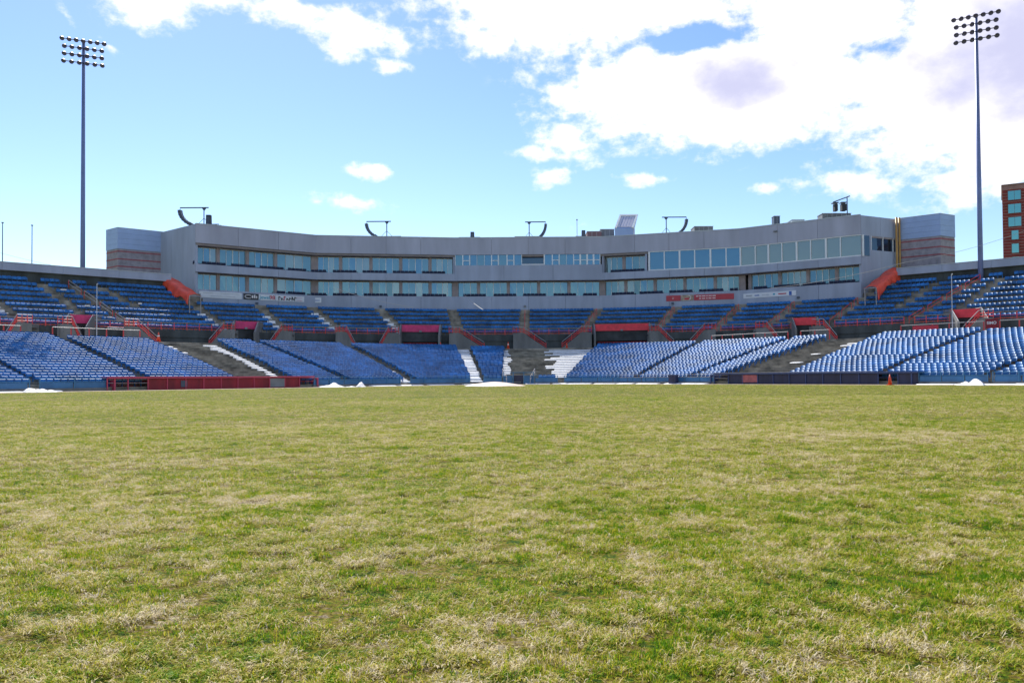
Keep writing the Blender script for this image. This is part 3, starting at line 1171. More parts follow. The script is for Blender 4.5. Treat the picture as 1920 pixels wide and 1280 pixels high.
# pale-topped rails on the concourse behind the last lower rows
for b0, b1, lab in ((-60, 38, 'low rail with red posts behind the far-left seats'), (98, 262, 'low rail with red posts behind the block left of the orange cone'),
                    (1335, 1478, 'low pale rail with red posts behind the glinting right seats'), (1502, 1556, 'short pale rail with red posts at the right bare terrace top'),
                    (1690, 1846, 'low pale rail with red banner behind the right wing seats'), (1876, 1990, 'low pale rail past the red sign with white letters')):
    d = DB + 0.35
    a0, a1 = LOW.find(b0, d), LOW.find(b1, d)
    t = thing('walkway_railing', lab, 'railing', LOW.pt((a0 + a1) / 2, d, 4.86), 'railings behind the lower tier')
    z0 = 4.86
    pts = [LOW.pt(a0 + (a1 - a0) * i / 12, d, z0 + 1.12) for i in range(13)]
    MB().path(pts, .03).build('top_rail', 'rail_pale', t)
    n = max(1, round((a1 - a0) / 1.6))
    for i in range(n + 1):
        q, th = LOW.at(a0 + (a1 - a0) * i / n, d)
        MB().box((q.x, q.y, z0 + .55), (.1, .06, 1.1), -th).build('post', 'rail_red', t)

# aisle hand rails of the upper tier
for b_al, cols_, lab, r_a, r_b in ((3, 'rail_pale', 'pale double handrail climbing the aisle left of the net post', 0, 8), (17, 'rail_red', 'purple-red handrail climbing the right wing aisle', 0, 8),
                         (10, 'rail_red', 'thin red handrail in the aisle straight behind home plate', 0, 5), (11, 'rail_red', 'thin red handrail in the aisle left of the long red header', 0, 5),
                         (12, 'rail_red', 'thin red handrail in the aisle right of the long red header', 0, 5), (13, 'rail_red', 'thin red handrail in the aisle above the glinting seats', 0, 5),
                         (14, 'rail_red', 'thin red handrail in the aisle left of the building end', 0, 5), (15, 'rail_red', 'red handrail in the aisle below the right red tarp', 0, 5)):
    al = AISLES[b_al]
    r = r_a
    t = None
    while r < r_b:
        r2 = min(r + 2, r_b)
        p0 = UPP.pt(UPP.find(aisle_b(al, r), upp_d(r)), upp_d(r), upp_z(r))
        p1 = UPP.pt(UPP.find(aisle_b(al, r2 - .4), upp_d(r2 - .4)), upp_d(r2 - .4), upp_z(r2 - .4))
        if t is None:
            t = thing('aisle_handrail', lab, 'handrail', p0, 'handrails in the upper aisles')
        up = Vector((0, 0, 0.95))
        m_ = MB()
        m_.tube(p0 + up, p1 + up, .04)
        if cols_ == 'rail_pale' or b_al == 17:
            m_.tube(p0 + up * .55, p1 + up * .55, .04)
        m_.build('rail', cols_, t)
        MB().tube(p0, p0 + up, .035).build('post', 'rail_red', t)
        MB().tube(p1, p1 + up, .035).build('post', 'rail_red', t)
        r = r2 + (0 if b_al != 3 else 0)

# ------------------------------------------------------------------ press building
PB = [Vector(p) for p in ((-54.5, 121.0), (-46.7, 114.5), (-32.5, 124.8), (-11.5, 128.0), (11.5, 128.0), (31.6, 121.8), (45.5, 111.6), (52.3, 115.0))]
pb = thing('press_building', 'long curved concrete press building with two bands of windows above the stand', 'building', (0, 128, 8))
Z_ROOF, Z_F0, Z_SLT, Z_SLB, Z_SILL, Z_BASE = 22.65, 20.0, 17.05, 15.95, 13.4, 8.0


class Seg:
    def __init__(s, P, Q):
        s.P, s.Q = P, Q
        s.L = (Q - P).length
        s.t = (Q - P).normalized()
        s.n = Vector((s.t.y, -s.t.x))       # outward, towards the field

    def p(s, a, out, z):
        q = s.P + s.t * a + s.n * out
        return Vector((q.x, q.y, z))

    def hit(s, b):
        u = U(b)
        # (P.x + a t.x) = u (P.y + a t.y)
        return (u * s.P.y - s.P.x) / (s.t.x - u * s.t.y)

    def block(s, a0, a1, o0, o1, z0, z1, mb=None):
        mb = mb or MB()
        P_ = [s.p(a0, o1, z0), s.p(a1, o1, z0), s.p(a1, o0, z0), s.p(a0, o0, z0)]
        P_ += [Vector((p.x, p.y, z1)) for p in P_]
        return mb.hexa(P_)


SG = [Seg(PB[i], PB[i + 1]) for i in range(7)]
# core mass and slabs
off = 1.9
core = [(-54.2, 121.6), (-47.0, 117.0), (-32.9, 127.0), (-11.6, 130.2), (11.6, 130.2), (32.1, 124.1), (45.9, 114.2), (52.0, 115.7), (52, 134), (28, 142), (-28, 142), (-52, 134)]
MB().slab(core, 0.0, Z_F0 - 0.3).build('core_wall', 'room_dark', pb)


def offset_poly(o):
    P_ = []
    fr = PB
    for i, p in enumerate(fr):
        if i == 0:
            n = SG[0].n
        elif i == len(fr) - 1:
            n = SG[-1].n
        else:
            n = (SG[i - 1].n + SG[i].n)
            n = n / n.dot(SG[i].n) if n.length else SG[i].n
        q = p + n * o
        P_.append((q.x, q.y))
    return P_ + [(52, 134.02), (28, 142.02), (-28, 142.02), (-52, 134.02)]


MB().slab(offset_poly(-0.02), Z_F0 - 0.28, Z_F0 - 0.0).build('soffit_slab', 'soffit', pb)
MB().slab(offset_poly(-0.02), Z_SLB - 0.02, Z_SLB + 0.35).build('floor_slab', 'soffit', pb)
MB().slab(offset_poly(-0.02), Z_SILL - 0.30, Z_SILL - 0.02).build('floor_slab', 'concrete', pb)
MB().slab(offset_poly(-0.15), Z_F0 + 0.02, Z_ROOF - 0.12).build('roof', 'roof_deck', pb)


def band(si, z0, z1, m, name, a0=None, a1=None, o0=0.0, o1=0.32, step=6.0, gap=0.035):
    s = SG[si]
    a0 = 0.0 if a0 is None else a0
    a1 = s.L if a1 is None else a1
    n = max(1, round((a1 - a0) / step))
    for i in range(n):
        q0, q1 = a0 + (a1 - a0) * i / n, a0 + (a1 - a0) * (i + 1) / n
        # mitre the ends on the convex and concave corners
        e0 = gap / 2 if i or a0 > 0 else 0
        e1 = gap / 2 if i < n - 1 or a1 < s.L - .01 else 0
        s.block(q0 + e0, q1 - e1, o0, o1, z0, z1).build(name, m, pb)


for si in range(1, 6):
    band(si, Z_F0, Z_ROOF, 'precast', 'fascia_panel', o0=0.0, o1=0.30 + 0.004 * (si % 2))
    band(si, Z_ROOF + .002, Z_ROOF + 0.10, 'frame_thin', 'roof_flashing', o0=-0.1, o1=0.36 + 0.004 * (si % 2), step=40)
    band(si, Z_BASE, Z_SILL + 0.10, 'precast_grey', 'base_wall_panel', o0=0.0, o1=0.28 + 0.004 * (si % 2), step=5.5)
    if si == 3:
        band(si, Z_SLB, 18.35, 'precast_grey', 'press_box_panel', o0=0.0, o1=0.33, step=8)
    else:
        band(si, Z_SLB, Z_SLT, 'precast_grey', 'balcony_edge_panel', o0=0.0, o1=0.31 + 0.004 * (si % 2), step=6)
for si in (0, 6):
    if si == 0:
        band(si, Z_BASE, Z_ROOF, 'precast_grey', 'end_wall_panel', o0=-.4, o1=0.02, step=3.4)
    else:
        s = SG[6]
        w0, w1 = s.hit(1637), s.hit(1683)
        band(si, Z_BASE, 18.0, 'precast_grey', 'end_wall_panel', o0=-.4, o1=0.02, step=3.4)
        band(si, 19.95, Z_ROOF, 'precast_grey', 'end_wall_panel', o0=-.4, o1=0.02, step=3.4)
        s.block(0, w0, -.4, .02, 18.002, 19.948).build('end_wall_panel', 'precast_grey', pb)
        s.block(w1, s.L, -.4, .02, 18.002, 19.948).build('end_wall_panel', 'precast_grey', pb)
        cuts = [1637, 1659, 1678, 1683]
        for i in range(3):
            q0, q1 = s.hit(cuts[i]), s.hit(cuts[i + 1])
            w = s.block(q0, q0 + .08, -.2, .03, 18.0, 19.95).build('window', 'frame_white', pb)
            s.block(q0 + .08, q1, -.2, -.14, 18.0, 19.95).build('pane', 'glass_dark', w)
# fill the open ends of the window recesses behind the corner
for si, a_ in ((1, 0.0), (5, SG[5].L)):
    s = SG[si]
    d_ = 0.3 if a_ == 0 else -0.3
    for z0, z1 in ((Z_SILL + .1, Z_SLB - .02), (Z_SLT, Z_F0 - .28)):
        if si == 5 and z0 == Z_SLT:
            continue
        s.block(min(a_, a_ + d_), max(a_, a_ + d_), -1.9, -.01, z0, z1).build('end_wall_panel', 'precast_grey', pb)


def bay(si, a0, a1, out, z0, z1, n, g='glass_teal', thick=(), post=0.06, head=True):
    """one window bay: frame with n panes"""
    s = SG[si]
    w = MB()
    s.block(a0, a1, out - .06, out + .05, z0, z0 + .10, w)
    if head:
        s.block(a0, a1, out - .06, out + .05, z1 - .08, z1, w)
    for i in range(n + 1):
        a = a0 + (a1 - a0) * i / n
        hw = post * (1.7 if i in thick else 1.0) / 2
        s.block(max(a0, a - hw), min(a1, a + hw), out - .06, out + .07, z0 + .101, z1 - .081, w)
    w = w.build('window', 'frame_thin' if not thick else 'frame_white', pb)
    for i in range(n):
        q0, q1 = a0 + (a1 - a0) * i / n, a0 + (a1 - a0) * (i + 1) / n
        # every pane sits a hair out of true, as fitted glass does
        e = rnd.uniform(-.02, .02)
        p4 = [s.p(q0 + .02, out - .02 + e, z0 + .1), s.p(q1 - .02, out - .02 - e, z0 + .1), s.p(q1 - .02, out - .02 - e + rnd.uniform(-.02, .02), z1 - .08), s.p(q0 + .02, out - .02 + e + rnd.uniform(-.02, .02), z1 - .08)]
        n3 = Vector((s.n.x, s.n.y, 0)) * -.02
        MB().prism(p4, n3).build('pane', g if rnd.random() < .6 else rnd.choice(('glass_blue', 'glass_grey', 'glass_deep')), w)


def pil(si, a, out, z0, z1, w_=0.45):
    SG[si].block(a - w_ / 2, a + w_ / 2, out - .1, out + .28, z0, z1).build('pilaster', 'pilaster', pb)


RO = -1.3    # recess of the window walls
# lower band: pilaster bearings per segment
COLS = {1: [352, 408, 463, 516, 573], 2: [580, 639, 696, 752, 807, 850], 3: [853, 898, 954, 1011, 1068, 1129], 4: [1133, 1175, 1230, 1286, 1343, 1388], 5: [1396, 1409, 1465, 1518, 1572, 1626]}


def rec_hit(si, b, out):
    s = SG[si]
    P_ = s.P + s.n * out
    u = U(b)
    return (u * P_.y - P_.x) / (s.t.x - u * s.t.y)


for si, bs in COLS.items():
    aa = [min(max(rec_hit(si, b, RO), 0.0), SG[si].L) for b in bs]
    aa[0] = 0.0 if si != 1 else 0.32
    aa[-1] = SG[si].L if si != 5 else SG[si].L - .32
    for i in range(len(aa) - 1):
        if i:
            pil(si, aa[i], RO, Z_SILL, Z_SLB - .02)
        if aa[i + 1] - aa[i] < 1.2:
            continue
        wpx = aa[i + 1] - aa[i]
        bay(si, aa[i] + .24, aa[i + 1] - .24, RO, Z_SILL, Z_SLB - .12, 4 if wpx > 3.6 else 3, 'glass_teal', thick=(2,))
    if si in (1, 2):
        for i in range(len(aa) - 1):
            if i:
                pil(si, aa[i], RO, Z_SLB + .35, Z_F0 - .28)
            bay(si, aa[i] + .24, aa[i + 1] - .24, RO, Z_SLB + .35, Z_F0 - .38, 4 if aa[i + 1] - aa[i] > 3.6 else 3, 'glass_teal', thick=(2,))
# piers where the facade bends
for i, lv in ((2, (0, 1)), (3, (0,)), (4, (0,)), (5, (0,))):
    nv_ = (SG[i - 1].n + SG[i].n).normalized()
    q = PB[i] + nv_ * (RO - .05)
    for z0, z1 in [((Z_SILL, Z_SLB - .03), (Z_SLB + .36, Z_F0 - .29))[k] for k in lv]:
        MB().box((q.x, q.y, (z0 + z1) / 2), (1.0, .62, z1 - z0), math.atan2(nv_.x, -nv_.y)).build('pier', 'pilaster', pb)
# right upper: two recessed bays, then the flush glazed restaurant front
s4, s5 = SG[4], SG[5]
x0 = s4.hit(1214)
s4.block(x0 - .2, x0 + .12, -1.4, .0, Z_SLT, Z_F0 - .3).build('cross_wall', 'precast_grey', pb)
s4.block(0.02, .3, -1.4, .0, Z_SLT, Z_F0 - .3).build('cross_wall', 'precast_grey', pb)
SG[2].block(SG[2].L - .3, SG[2].L - .02, -1.4, .0, Z_SLT, Z_F0 - .3).build('cross_wall', 'precast_grey', pb)
hm = rec_hit(4, 1172, RO)
pil(4, hm, RO, Z_SLB + .35, Z_F0 - .28)
bay(4, .4, hm - .24, RO, Z_SLB + .35, Z_F0 - .38, 3, 'glass_teal', thick=(1,))
bay(4, hm + .24, x0 - .25, RO, Z_SLB + .35, Z_F0 - .38, 3, 'glass_teal', thick=(1,))
gl = [1218, 1247, 1275, 1304, 1333, 1363, 1390]
for i in range(6):
    q0, q1 = s4.hit(gl[i]), s4.hit(gl[i + 1]) if i < 5 else s4.L
    w = MB()
    s4.block(q0, q0 + (.26 if i % 2 == 0 else .16), .02, .28, Z_SLT + .14, Z_F0 - .12, w)
    s4.block(q0, q1, .02, .28, Z_SLT + .002, Z_SLT + .139, w)
    s4.block(q0, q1, .02, .25, Z_F0 - .119, Z_F0 - .004, w)
    w = w.build('window', 'frame_white', pb)
    s4.block(q0 + .1, q1, .08, .12, Z_SLT + .14, Z_F0 - .12).build('pane', 'glass_blue', w)
gr = [1392, 1419, 1443, 1469, 1496, 1523, 1551, 1579, 1606]
for i in range(8):
    q0 = 0.0 if i == 0 else s5.hit(gr[i])
    q1 = s5.hit(gr[i + 1]) if i < 7 else s5.L
    w = MB()
    s5.block(q0, q0 + (.24 if i % 2 == 0 else .14), .02, .28, Z_SLT + .14, Z_F0 - .12, w)
    s5.block(q0, q1, .02, .28, Z_SLT + .002, Z_SLT + .139, w)
    s5.block(q0, q1, .02, .25, Z_F0 - .119, Z_F0 - .004, w)
    w = w.build('window', 'frame_white', pb)
    s5.block(q0 + .08, q1, .08, .12, Z_SLT + .14, Z_F0 - .12).build('pane', 'glass_milky', w)
# corner post and dark return window
s6 = SG[6]
w = s6.block(0.05, .3, .03, .22, Z_SLT, Z_F0 - .01).build('window', 'frame_white', pb)
s6.block(.3, 1.5, .05, .1, Z_SLT + .1, Z_F0 - .1).build('pane', 'glass_dark', w)
# press box windows in the middle
s3 = SG[3]
pw = [853, 868, 882, 895, 909, 922, 936, 951, 965, 979, 1022, 1036, 1050, 1063, 1076, 1089, 1102, 1114, 1127]
sash = {1, 5, 7, 11, 14, 15, 16, 17}
for i in range(len(pw) - 1):
    q0, q1 = max(.02, s3.hit(pw[i])), min(s3.L - .02, s3.hit(pw[i + 1]))
    w = MB()
    wd = .16 if i in sash else .09
    s3.block(q0, q0 + wd, .0, .26, 18.36, Z_F0 - .01, w)
    if i in sash:
        s3.block(q0 + wd, q1, .06, .25, 19.05, 19.15, w)
        s3.block(q1 - .1, q1, .06, .25, 18.36, 19.04, w)
        s3.block(q1 - .1, q1, .06, .25, 19.16, 19.98, w)
    if i == 9:
        s3.block(q0 + wd, q1 - .12, .0, .34, 18.36, 18.5, w)
        s3.block(q1 - .11, q1, .0, .26, 18.36, Z_F0 - .01, w)
    if i == 17:
        s3.block(q1 + .001, q1 + .02, .0, .26, 18.36, Z_F0 - .01, w)
    w = w.build('window', 'frame_white' if (i in sash or i in (0, 9, 10)) else 'frame_thin', pb)
    if i == 9:
        s3.block(q0 + wd, q1 - .12, -.9, -.8, 18.36, Z_F0 - .3).build('pane', 'glass_dark', w)
    else:
        s3.block(q0 + wd - .02, q1, .08, .12, 18.361, Z_F0 - .011).build('pane', 'glass_blue' if i % 3 else 'glass_teal', w)

# rows of folded navy seats along the balconies
bal = []
for si, lst in ((1, [(362, 370), (379, 424), (434, 480), (488, 533), (541, 576)]), (2, [(583, 612), (624, 669), (680, 726), (737, 781), (792, 836)]), (4, [(1146, 1210)])):
    for b0, b1 in lst:
        bal.append((si, b0, b1, Z_SLT, 'upper'))
for si, lst in ((1, [(520, 536), (541, 574)]), (2, [(583, 612), (624, 670), (682, 727), (738, 782), (793, 838)]), (3, [(869, 912), (926, 969), (982, 1025), (1039, 1082), (1095, 1121)]),
                (4, [(1148, 1190), (1200, 1244), (1256, 1300), (1312, 1358), (1370, 1386)]), (5, [(1414, 1440), (1452, 1500), (1506, 1550), (1556, 1606)])):
    for b0, b1 in lst:
        bal.append((si, b0, b1, Z_SILL + .1, 'lower'))
for si, b0, b1, z, lev in bal:
    s = SG[si]
    a0, a1 = s.hit(b0), s.hit(b1)
    t = thing('balcony_seats', ('row of folded navy seats along the upper balcony edge' if lev == 'upper' else 'row of folded navy seats along the lower balcony edge'), 'seats', s.p((a0 + a1) / 2, -.25, z), 'navy seats on the %s balcony' % lev)
    n = max(1, int((a1 - a0) / .56))
    for i in range(n):
        q0 = a0 + (a1 - a0) * i / n
        q1 = a0 + (a1 - a0) * (i + 1) / n - .05
        P_ = [s.p(q0, -.28, z), s.p(q1, -.28, z), s.p(q1, -.42, z), s.p(q0, -.42, z), s.p(q0, -.16, z + .42), s.p(q1, -.16, z + .42), s.p(q1, -.24, z + .46), s.p(q0, -.24, z + .46)]
        MB().hexa(P_).build('seat', 'seat_navy', t)
    MB().tube(s.p(a0, -.1, z + .2), s.p(a1, -.1, z + .2), .03).build('rail', 'seat_navy', t)

# stair towers at both ends
for sd in (-1, 1):
    def mx(p):
        return (p[0] * sd, p[1])
    T0, T1, T2, T3 = (53.4, 121.7), (58.9, 117.2), (61.7, 119.4), (57.2, 124.6)
    if sd > 0:
        T0, T1, T2, T3 = (51.2, 115.5), (56.2, 111.3), (59.0, 112.9), (55.2, 118.6)
    if sd < 0:
        poly = [(-T0[0], T0[1]), (-T3[0], T3[1]), (-T2[0], T2[1]), (-T1[0], T1[1])]
        lab = 'left stair tower with blue-grey metal top and red striped block base beside the light pole'
    else:
        poly = [T0, T1, T2, T3]
        lab = 'right stair tower with blue-grey metal top and red stripes beside yellow pipes'
    tw = thing('stair_tower', lab, 'tower', (58 * sd, 120.5, 0) if sd < 0 else (55.7, 114.6, 0))
    ctr = Vector((-58.1, 120.6)) if sd < 0 else Vector((55.7, 114.5))

    def scaled(k):
        return [tuple(ctr + (Vector(p) - ctr) * k) for p in poly]
    MB().slab(scaled(0.995), 0, 19.7).build('block_wall', 'tower_block', tw)
    zc = 19.72
    for i in range(4):
        MB().slab(scaled(1.012), zc, zc + .735).build('metal_panel', 'metal_clad', tw)
        zc += .75
    MB().slab(scaled(1.02), zc, zc + .08).build('roof_cap', 'frame_thin', tw)
    for z in (19.35, 18.25, 17.2):
        MB().slab(scaled(1.0), z - .10, z + .10).build('stripe_band', 'tower_stripe', tw)
    rim = scaled(1.0)

# yellow pipes on the right tower joint
yp = thing('gas_pipe', 'pair of yellow vertical pipes between building end and right tower', 'pipe', (51.7, 114.1, 13))
for dx in (-.35, .2):
    MB().tube((51.8 + dx, 114.25 + dx * .6, 11), (51.8 + dx, 114.25 + dx * .6, 22.8), .16, 8).build('pipe', 'pipe_yellow', yp, smooth=True)

# ------------------------------------------------------------------ banners on the base wall
def banner(si, b0, b1, z0, z1, m, label):
    s = SG[si]
    a0, a1 = s.hit(b0), s.hit(b1)
    t = thing('banner', label, 'banner', s.p((a0 + a1) / 2, .3, z0))
    s.block(a0, a1, .30, .34, z0, z1).build('sheet', m, t)
    return t, s, a0, a1


def bars(t, s, rows, m, o=.345):
    for a0, a1, z0, z1 in rows:
        s.block(a0, a1, o - .002, o + .006, z0, z1).build('print', m, t)


def letters(t, s, body, ac, z, size, m, bold=0.0):
    me_ = text_mesh(body, size, m, bold=bold)
    o = bpy.data.objects.new('lettering', me_)
    col.objects.link(o)
    p = s.p(ac, .352, z)
    rot = Matrix((s.t.to_3d(), Vector((0, 0, 1)), s.n.to_3d())).transposed().to_4x4()
    me_.transform(Matrix.Translation(p) @ rot)
    setparent(o, t)


t, s, a0, a1 = banner(1, 372, 452, 12.35, 13.25, 'banner_white', 'long white banner at the left end of the building base')
bars(t, s, [(a0 + .5, a1 - .3, 13.0, 13.06), (a0 + 1.5, a1 - 1.0, 12.62, 12.67)], 'ink_grey')
t, s, a0, a1 = banner(1, 455, 483, 12.38, 13.25, 'ink_black', 'black banner with white swirl logo between two white banners')
m_ = MB()
ac = a0 + .33 * (a1 - a0)
for i in range(16):
    t0, t1 = math.pi * (.25 + 1.5 * i / 16), math.pi * (.25 + 1.5 * (i + 1) / 16)
    m_.tube(s.p(ac + .5 * math.cos(t0), .35, 12.8 + .24 * math.sin(t0)), s.p(ac + .5 * math.cos(t1), .35, 12.8 + .24 * math.sin(t1)), .06, 5)
m_.build('logo', 'ink_white', t)
bars(t, s, [(a0 + .55 * (a1 - a0), a0 + .66 * (a1 - a0), 12.6, 13.0), (a0 + .7 * (a1 - a0), a0 + .8 * (a1 - a0), 12.6, 13.1), (a0 + .84 * (a1 - a0), a0 + .92 * (a1 - a0), 12.6, 12.95)], 'ink_white')
t, s, a0, a1 = banner(1, 484, 514, 12.38, 13.25, 'banner_white', 'white banner reading Jewel 98 in teal and red')
letters(t, s, 'Jewel', a0 + (a1 - a0) * .37, 12.8, .72, 'ink_teal', .008)
letters(t, s, '98', a0 + (a1 - a0) * .83, 12.8, .84, 'ink_red', .012)
t, s, a0, a1 = banner(1, 515, 569, 12.38, 13.22, 'banner_white', 'white banner with a row of dark arched shapes and pink print')
for i in range(7):
    q = a0 + .5 + i * .40
    m_ = MB()
    hgt = (.5, .3, .55, .3, .35, .55, .5)[i]
    m_.tube(s.p(q, .35, 12.52), s.p(q, .35, 12.55 + hgt), .07, 5).tube(s.p(q, .35, 12.55 + hgt), s.p(q + .26, .35, 12.52 + hgt * (.2 if i % 2 else .8)), .06, 5)
    m_.build('print', 'ink_black' if i != 2 else 'ink_red', t)
bars(t, s, [(a1 - 1.2, a1 - .3, 12.95, 13.0), (a1 - 1.2, a1 - .3, 12.55, 12.62)], 'ink_pink')
t, s, a0, a1 = banner(2, 578, 603, 12.40, 13.15, 'banner_white', 'short white banner with one dark line of print')
bars(t, s, [(a0 + .25, a1 - .25, 12.70, 12.80)], 'ink_blue')
t, s, a0, a1 = banner(4, 1251, 1278, 12.25, 13.1, 'banner_red', 'plain red banner with tiny white mark')
bars(t, s, [(a0 + .9, a0 + 1.15, 12.55, 12.6), (a0 + .9, a0 + 1.15, 12.75, 12.8)], 'ink_white')
t, s, a0, a1 = banner(4, 1279, 1302, 12.25, 13.1, 'ink_tan', 'tan picture banner between two red banners')
m_ = MB()
for i in range(8):
    t0, t1 = math.pi * (-.5 + i / 8), math.pi * (-.5 + (i + 1) / 8)
    m_.tube(s.p(a1 - .7 + .3 * math.cos(t0), .35, 12.68 + .33 * math.sin(t0)), s.p(a1 - .7 + .3 * math.cos(t1), .35, 12.68 + .33 * math.sin(t1)), .05, 5)
m_.build('print', 'ink_white', t)
bars(t, s, [(a0 + .5, a0 + 1.2, 12.4, 12.66)], 'ink_red')
t, s, a0, a1 = banner(4, 1303, 1378, 12.25, 13.1, 'banner_red', 'long red banner with two lines of small white print')
q = a0 + .3
while q < a0 + 3.3:
    w_ = rnd.uniform(.25, .55)
    bars(t, s, [(q, q + w_, 12.80, 12.92)], 'ink_white')
    if q > a0 + .4:
        bars(t, s, [(q, q + w_ * .9, 12.45, 12.57)], 'ink_white')
    q += w_ + .1
t, s, a0, a1 = banner(5, 1397, 1496, 12.25, 12.95, 'banner_white', 'white banner with a line of small sponsor marks')
w_ = a1 - a0
for f0, f1, z0, z1, m in ((.05, .17, 12.5, 12.7, 'ink_grey'), (.22, .31, 12.52, 12.66, 'ink_blue'), (.36, .50, 12.55, 12.62, 'ink_grey'), (.57, .61, 12.5, 12.72, 'ink_teal'), (.67, .82, 12.52, 12.68, 'ink_red'), (.87, .92, 12.3, 12.88, 'ink_blue')):
    bars(t, s, [(a0 + w_ * f0, a0 + w_ * f1, z0, z1)], m)
# little lamps / boxes on the base wall
for si, b, lab in ((1, 480, 'small dark wall box under the black banner'), (2, 714, 'small dark wall lamp on the building base left of centre'), (3, 985, 'small pale wall box on the building base behind home plate'),
                   (4, 1263, 'small dark wall box under the plain red banner'), (5, 1500, 'small dark wall box at the end of the white sponsor banner')):
    s = SG[si]
    a = s.hit(b)
    o = s.block(a - .18, a + .18, .3, .5, 11.75, 12.05).build('wall_box', 'roof_unit' if si == 3 else 'steel_dark')
    tag(o, lab, 'box')
o = SG[5].block(SG[5].hit(1456), SG[5].hit(1462), .33, .6, 21.6, 21.78).build('wall_lamp', 'roof_unit')
tag(o, 'small grey lamp fixed on the plain right fascia', 'lamp')

# ------------------------------------------------------------------ red tarps over the end stairs
for sd, lab in ((-1, 'orange-red tarp draped over the stair at the left end of the building'), (1, 'orange-red tarp draped over the stair at the right end of the building')):
    if sd < 0:
        top, bot = site(318, 519, 112.5), site(366, 551, 108.5)
    else:
        top, bot = site(1678, 501, 112.0), site(1634, 536, 108.0)
    t = thing('tarp_canopy', lab, 'tarp', (bot.x, bot.y, bot.z - 2.2), 'red tarps at the building ends')
    ax = (bot - top)
    side = Vector((sd, 0, 0)) * -1
    nrm = Vector((-0.62 * -sd * -1, -0.78, 0)).normalized()
    out_ = Vector((sd * 0.55, -0.83, 0)).normalized()      # down-slope side, towards the seats
    inn = -out_
    mb = MB()
    nu, nvv = 18, 12
    rr_ = random.Random(5 + sd)
    for i in range(nu + 1):
        u_ = i / nu
        c = top + ax * u_
        drop = 1.15 + .35 * math.sin(u_ * 7 + sd) + .3 * rr_.random()
        for j in range(nvv + 1):
            w_ = j / nvv
            if w_ < .35:
                q = c + inn * (1.0 * (1 - w_ / .35)) + Vector((0, 0, -.25 * (1 - w_ / .35)))
            elif w_ < .6:
                k = (w_ - .35) / .25
                q = c + out_ * (.9 * k) + Vector((0, 0, -.16 * k))
            else:
                k = (w_ - .6) / .4
                fold = .13 * math.sin(u_ * 26 + 1.5 * k) * k
                q = c + out_ * (.95 + fold + .12 * k) + Vector((0, 0, -.16 - drop * k))
            q += Vector((0, 0, .07 * math.sin(u_ * 13 + w_ * 5)))
            mb.v.append(tuple(q))
    for i in range(nu):
        for j in range(nvv):
            b_ = i * (nvv + 1) + j
            mb.f.append((b_, b_ + 1, b_ + nvv + 2, b_ + nvv + 1))
    o = mb.build('tarp_sheet', 'tarp_red', t, smooth=True)
    md = o.modifiers.new('cloth', 'SOLIDIFY')
    md.thickness = .03
    for k, oo in ((1.0, out_ * .85), (1.0, inn * .8)):
        q = bot + oo + Vector((0, 0, -.25))
        MB().tube(q, q + Vector((0, 0, -2.3)), .06).build('post', 'rail_pale', t)
    MB().tube(bot + out_ * .85 + Vector((0, 0, -.25)), bot + inn * .8 + Vector((0, 0, -.25)), .06).build('crossbar', 'rail_pale', t)

# ------------------------------------------------------------------ roof equipment
def rig(b_post, b_tip, y_boom, y_base, Y, label, nsp=7, b_tail=None, arr_b=None):
    base = site(b_post, y_base, Y)
    base.z = Z_ROOF
    boomz = site(b_post, y_boom, Y).z
    tip = site(b_tip, y_boom, Y)
    tip.z = boomz
    dr = (tip - Vector((base.x, base.y, boomz)))
    dn = dr.normalized()
    t = thing('speaker_rig', label, 'loudspeaker', base, 'loudspeaker rigs on the roof edge')
    MB().tube(base, (base.x, base.y, boomz), .075, 8).build('mast', 'steel_dark', t)
    tail = Vector((base.x, base.y, boomz)) - dn * .65
    MB().box(tuple((tail + tip) / 2), ((tip - tail).length, .14, .14), math.atan2(dn.y, dn.x)).build('boom', 'steel_dark', t)
    top = Vector((base.x, base.y, boomz))
    MB().prism([top + dn * .35, top - dn * .35, top + Vector((0, 0, -.5))], (0.0, .1, 0)).build('gusset', 'steel_dark', t)
    for sg in (-1, 1):
        MB().tube(base + Vector((0, 0, (boomz - base.z) * .45)), base + dn * (1.0 * sg) + Vector((0, 0, .15)), .03).build('brace', 'steel_dark', t)
    fr = MB()
    for sg in (-1, 1):
        fr.box((base.x - dn.x * .2, base.y + .45 * sg, base.z + .22), (4.2, .14, .12), math.atan2(dn.y, dn.x))
    fr.box((base.x, base.y, base.z + .11), (1.2, 1.2, .2))
    for dd in (-1.9, 1.5):
        fr.box((base.x + dn.x * dd, base.y, base.z + .08), (.25, 1.2, .16))
    fr.build('base_frame', 'steel_dark', t)
    # J-shaped line of speaker boxes from the boom tip down towards the base
    H_ = boomz - base.z
    P0 = tip + Vector((0, 0, -.35))
    span = dr.length * .62
    prev = None
    for i in range(nsp):
        th = (i + .5) / nsp * 1.25
        q = P0 - dn * (span * (1 - math.cos(th)) * 1.25) + Vector((0, 0, -(H_ - .55) * math.sin(th) * 1.02))
        m2 = MB()
        bx = span * .30
        m2.box((0, 0, 0), (.42, .75, (H_ - .3) / nsp * 1.12))
        o = m2.build('speaker_box', 'steel_dark', t)
        ang = th * .8
        rot = Matrix.Rotation(math.atan2(dn.y, dn.x), 4, 'Z') @ Matrix.Rotation(ang, 4, 'Y')
        o.data.transform(Matrix.Translation(q) @ rot)
    MB().tube(tip, P0, .03).build('hanger', 'steel_dark', t)
    return t


